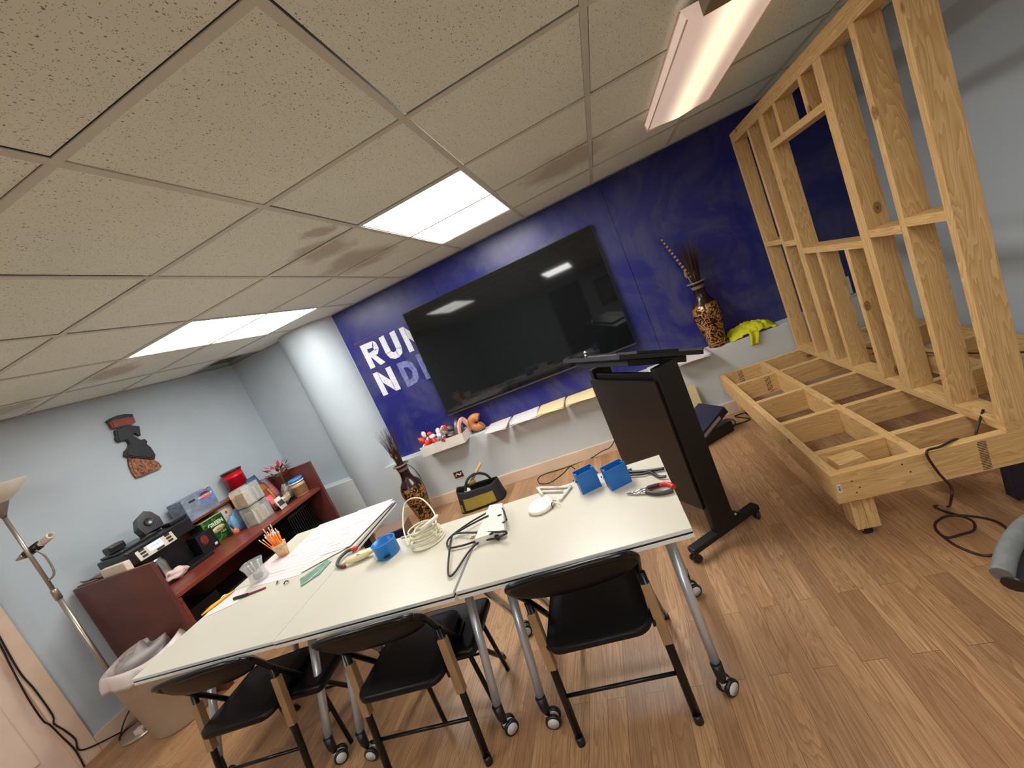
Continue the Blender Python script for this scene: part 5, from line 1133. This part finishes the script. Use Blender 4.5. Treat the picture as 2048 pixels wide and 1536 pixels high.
# blue ring
c0 = tp(779, 1108); o = thing('blue_round_box', 'round blue electrical box with dark slot on the middle table', 'electrical box', c0, 0.2)
mb = MB().lathe([(0.052, 0.0), (0.055, 0.002), (0.056, 0.068), (0.059, 0.07), (0.059, 0.074), (0.053, 0.074), (0.051, 0.004)], seg=36, caps=False); mb.lathe([(0, 0.0), (0.052, 0.0)], seg=36, caps=False); mb.build('round_body', paint('bright_blue_plastic', (22, 124, 206), 0.35), o)
MB().box((0.0, -0.0585, 0.012), (0.03, -0.050, 0.022)).build('slot', BLK, o)
MB().ball((-0.05, -0.02, 0.016), 0.016, 10, 8, (1.2, 0.9, 0.9), jit=0.3).build('clear_clamp', paint('clear_clamp', (206, 216, 222), 0.3), o)
# white cable coil
CB = paint('ivory_cable', (226, 220, 196), 0.4)
c0 = tp(858, 1082); mb = MB(); rr = random.Random(9)
for k in range(9):
    cx, cy = rr.uniform(-0.012, 0.012), rr.uniform(-0.012, 0.012); ra, rb = 0.088-0.004*k+rr.uniform(-0.006, 0.006), 0.070-0.003*k; z0 = 0.006+0.009*k; tl = rr.uniform(-0.10, 0.10); ph = rr.random()*6
    mb.tube([(cx+ra*math.cos(t*PI/18), cy+rb*math.sin(t*PI/18), max(0.005, z0+tl*rb*math.sin(t*PI/18+ph))) for t in range(36)], 0.0036, 6, closed=True)
a = mb.build('cable_coil', CB); a.location = c0
tag(a, 'loose coil of ivory extension cord at the back of middle table', 'cord coil')
up = MB().tube(smooth_path([tp(818,1094)-c0+Vector((0,0,0.005)), tp(815,1070)-c0+Vector((0,0,0.05)), tp(830,1045)-c0+Vector((0,0,0.12)), tp(862,1040)-c0+Vector((0,0,0.13)), tp(885,1060)-c0+Vector((0,0,0.09)), tp(878,1085)-c0+Vector((0,0,0.03))], 7), 0.0036, 7).build('rising_loop', CB, a)
pl = MB().tube([tp(858,1092)-c0+Vector((0,0,0.085)), tp(893,1066)-c0+Vector((0,0,0.095))], [0.010, 0.008], 10).build('plug', paint('white_plug', (236, 234, 224), 0.35), a)
for k in (0, 1): MB().box((-0.02, -0.003+0.008*k, -0.001), (0.0, -0.001+0.008*k, 0.002), M=Matrix.Translation(tp(893,1066)-c0+Vector((0.014,0.006,0.095)))).build('prong', paint('brass', (190, 150, 90), 0.3, 0.9), pl)
cord('ivory_cord_end', [tp(803,1075,0.004), tp(818,1072,0.004), tp(832,1068,0.004)], 0.0045, WHITE, 'short white cord end at the rear edge of middle table')
# white plates with black cord
c0 = tp(985, 1060)
dev = thing('surge_protector', 'white surge protector with black cord wound round it, on table', 'surge protector', c0)
pb = [tp(955,1092), tp(1015,1072), tp(1010,1018), tp(985,1022)]
mb = MB(); mb.prism([((p-c0).x, (p-c0).y) for p in pb], 0.0, 0.032); mb.build('white_body', WHITE, dev)
def dv(u, v, z=0.034): return tp(u, v, z)-c0
for k, (u, v) in enumerate(((999,1030), (1008,1044))):
    mb = MB().ball(dv(u, v, 0.034), 0.009, 10, 6, (1.2, 0.8, 0.25)).build('black_socket', BLK, dev)
ck = [(980,1031,0.04),(940,1052,0.036),(912,1066,0.02),(896,1083,0.008),(898,1092,0.006),(930,1085,0.006),(985,1078,0.02),(1010,1072,0.03),(1016,1062,0.02)]
lp_ = [(1013,1040,0.03),(1006,1019,0.025),(995,1015,0.02),(975,1025,0.02),(940,1045,0.02),(905,1070,0.012),(894,1085,0.006),(900,1095,0.006),(925,1091,0.006),(955,1082,0.006),(990,1077,0.01),(1014,1066,0.03)]
tri = [(1012,1063,0.034),(960,1065,0.02),(912,1067,0.012),(902,1080,0.01),(898,1110,0.006),(896,1140,0.005),(899,1152,0.005),(910,1144,0.005),(940,1100,0.006),(970,1075,0.012),(985,1066,0.034)]
for nm, l_ in (('cord_loop', lp_), ('cord_loop', tri)):
    MB().tube(smooth_path([tp(u, v, z+0.0045)-c0 for u, v, z in l_], 5), 0.0042, 8).build(nm, BLK, dev)
MB().tube(smooth_path([dv(977,1031,0.036), dv(940,1050,0.03), dv(915,1064,0.02)], 5), 0.0042, 8).build('cord_loop', BLK, dev)
MB().tube([dv(955,1073,0.014), dv(975,1070,0.014)], [0.016, 0.009], 10, flat=0.8).build('black_plug', BLK, dev)
MB().tube([dv(988,1068,0.012), dv(996,1076,0.014)], [0.008, 0.010], 8).build('black_plug', BLK, dev)
for k in (0, 1): MB().box((-0.022, 0.004-0.012*k, 0), (0.0, 0.006-0.012*k, 0.004), M=Matrix.Translation(dv(951,1074,0.012))).build('prong', paint('brass', (190, 150, 90), 0.3, 0.9), dev)
# round white disc light with loose wires and plastic bracket
c0 = tp(1084, 1016); dl = thing('disc_light', 'round white disc light lying face up with loose coloured wires', 'disc light', c0)
c1 = tp(1083, 1012, 0.02)-c0; 
MB().lathe([(0.048, 0.0), (0.058, 0.004), (0.060, 0.016), (0.052, 0.020), (0.0, 0.021)], c=(0, 0.0, 0.001), seg=44, M=Matrix.Rotation(0.05, 4, 'X')).build('disc', paint('warm_white_disc', (240, 232, 220), 0.35), dl)
for k, (c_, u, v) in enumerate((('red', 1112, 1002), ('black', 1106, 1016), ('white', 1122, 1010))):
    col = {'red': (220, 60, 70), 'black': (40, 40, 44), 'white': (230, 226, 220)}[c_]
    MB().tube(smooth_path([(0.056, 0.012, 0.012), tp((u+1100)/2, (v+1000)/2, 0.02)-c0, tp(u, v, 0.006)-c0], 5), 0.002, 6).build(c_+'_wire', paint(c_+'_wire', col, 0.5), dl)
c0 = tp(1110, 985); br_ = thing('plastic_bracket', 'white plastic mounting frame behind the round disc light', 'bracket', c0)
for a, b in (((1075,975),(1118,975)), ((1118,975),(1142,972)), ((1142,972),(1128,990)), ((1085,983),(1125,982)), ((1075,975),(1085,990)), ((1128,990),(1120,1000))):
    MB().tube([tp(*a, 0.008)-c0, tp(*b, 0.008)-c0], 0.007, 6, flat=0.7).build('frame_bar', WHITE, br_)
# blue single-gang boxes: open face up
def gang(u0, v0, u1, v1, lab):
    a = tp(u0, v0); b = tp(u1, v1); d = (b-a); w_ = d.length; ang = math.atan2(d.y, d.x); o = thing('blue_switch_box', lab, 'electrical box', a, ang, 'blue electrical boxes on the right table')
    D_, H_ = 0.055, 0.088
    s = MB().box((0, 0, 0), (w_, D_, 0.002)).box((0, 0, 0.002), (w_, 0.002, H_)).box((0, D_-0.002, 0.002), (w_, D_, H_)).box((0, 0.002, 0.002), (0.002, D_-0.002, H_)).box((w_-0.002, 0.002, 0.002), (w_, D_-0.002, H_))
    s.build('box_shell', BLUEP, o)
    for x in (0.006, w_-0.006): MB().box((x-0.004, D_/2-0.006, H_-0.02), (x+0.004, D_/2+0.006, H_-0.003)).build('screw_boss', BLUEP, o)
    for sx in (0, 1):
        x = -0.008 if sx == 0 else w_+0.008
        MB().tube([(x, 0.02, H_-0.035), (x, 0.05, H_-0.035)], 0.0035, 8).build('mounting_screw', CHROME, o)
        MB().box((min(x, 0 if sx == 0 else w_), 0.026, H_-0.04), (max(x, 0 if sx == 0 else w_), 0.034, H_-0.03)).build('screw_ear', BLUEP, o)
    return o
gang(1167, 990, 1204, 972, 'open blue electrical box, the left one of two upright boxes')
gang(1225, 983, 1265, 963, 'open blue electrical box, the right one beside the pliers')
# pliers
c0 = tp(1300, 980); pr = thing('needle_nose_pliers', 'needle nose pliers with red and black grips on right table', 'pliers', c0); q = lambda u, v, z=0.01: tp(u, v, z)-c0
MB().tube([q(1252, 988, 0.006), q(1275, 983, 0.01), q(1297, 978, 0.012)], [0.0015, 0.006, 0.009], 8).build('steel_jaw', CHROME, pr)
MB().tube([q(1255, 989, 0.005), q(1277, 987, 0.008), q(1295, 983, 0.010)], [0.0015, 0.005, 0.008], 8).build('steel_jaw', CHROME, pr)
MB().tube(smooth_path([q(1295, 979), q(1315, 971), q(1335, 968), q(1348, 974)], 5), 0.0085, 10).build('grip', paint('red_grip', (196, 40, 40), 0.45), pr)
MB().tube(smooth_path([q(1295, 976, 0.015), q(1308, 972, 0.016), q(1318, 970, 0.016)], 5), 0.008, 10).build('black_grip_part', BLK, pr)
MB().tube(smooth_path([q(1294, 984), q(1310, 987), q(1330, 985), q(1346, 980)], 5), 0.008, 10).build('grip', paint('charcoal_grip', (54, 52, 52), 0.5), pr)
c0 = tp(1290, 943); pr = thing('wire_cutters', 'black handled wire tool behind the pliers, partly over table edge', 'wire cutters', c0)
MB().tube(smooth_path([q(1258, 944) , q(1280, 943), q(1300, 941), q(1328, 937)], 5), [0.008]*16, 8, flat=0.7).build('handle', BLK, pr)
MB().tube(smooth_path([q(1258, 950), q(1285, 948), q(1300, 944), q(1318, 953), q(1332, 953)], 5), [0.006]*21, 8, flat=0.7).build('handle', BLK, pr)
MB().box((-0.012, -0.008, 0), (0.02, 0.012, 0.012), M=Matrix.Translation(q(1256, 946, 0.002)), bev=0.003).build('jaw', paint('gun_metal', (60, 60, 62), 0.35, 0.7), pr)

# snack carton standing on the floor in the gap behind the tables
o = thing('snack_carton', 'dark blue printed carton on the floor behind the blue round box', 'carton', (-1.72, 1.80, 0), 0.25)
MB().box((-0.13, -0.09, 0), (0.13, 0.09, 0.36), bev=0.002).build('carton', paint('brown_card', (120, 96, 80), 0.6), o)
MB().box((0.02, -0.0915, 0.02), (0.129, -0.0905, 0.35)).build('navy_print', paint('navy_print', (24, 32, 84), 0.4, var=0.3, scale=20), o)
MB().ball((0.03, -0.0915, 0.25), 0.05, 14, 8, (1, 0.03, 1.1)).build('black_oval', BLK, o)
MB().box((-0.125, -0.0915, 0.05), (-0.01, -0.0905, 0.2)).build('sky_print', paint('sky_print', (110, 180, 220), 0.4, var=0.3, scale=20), o)
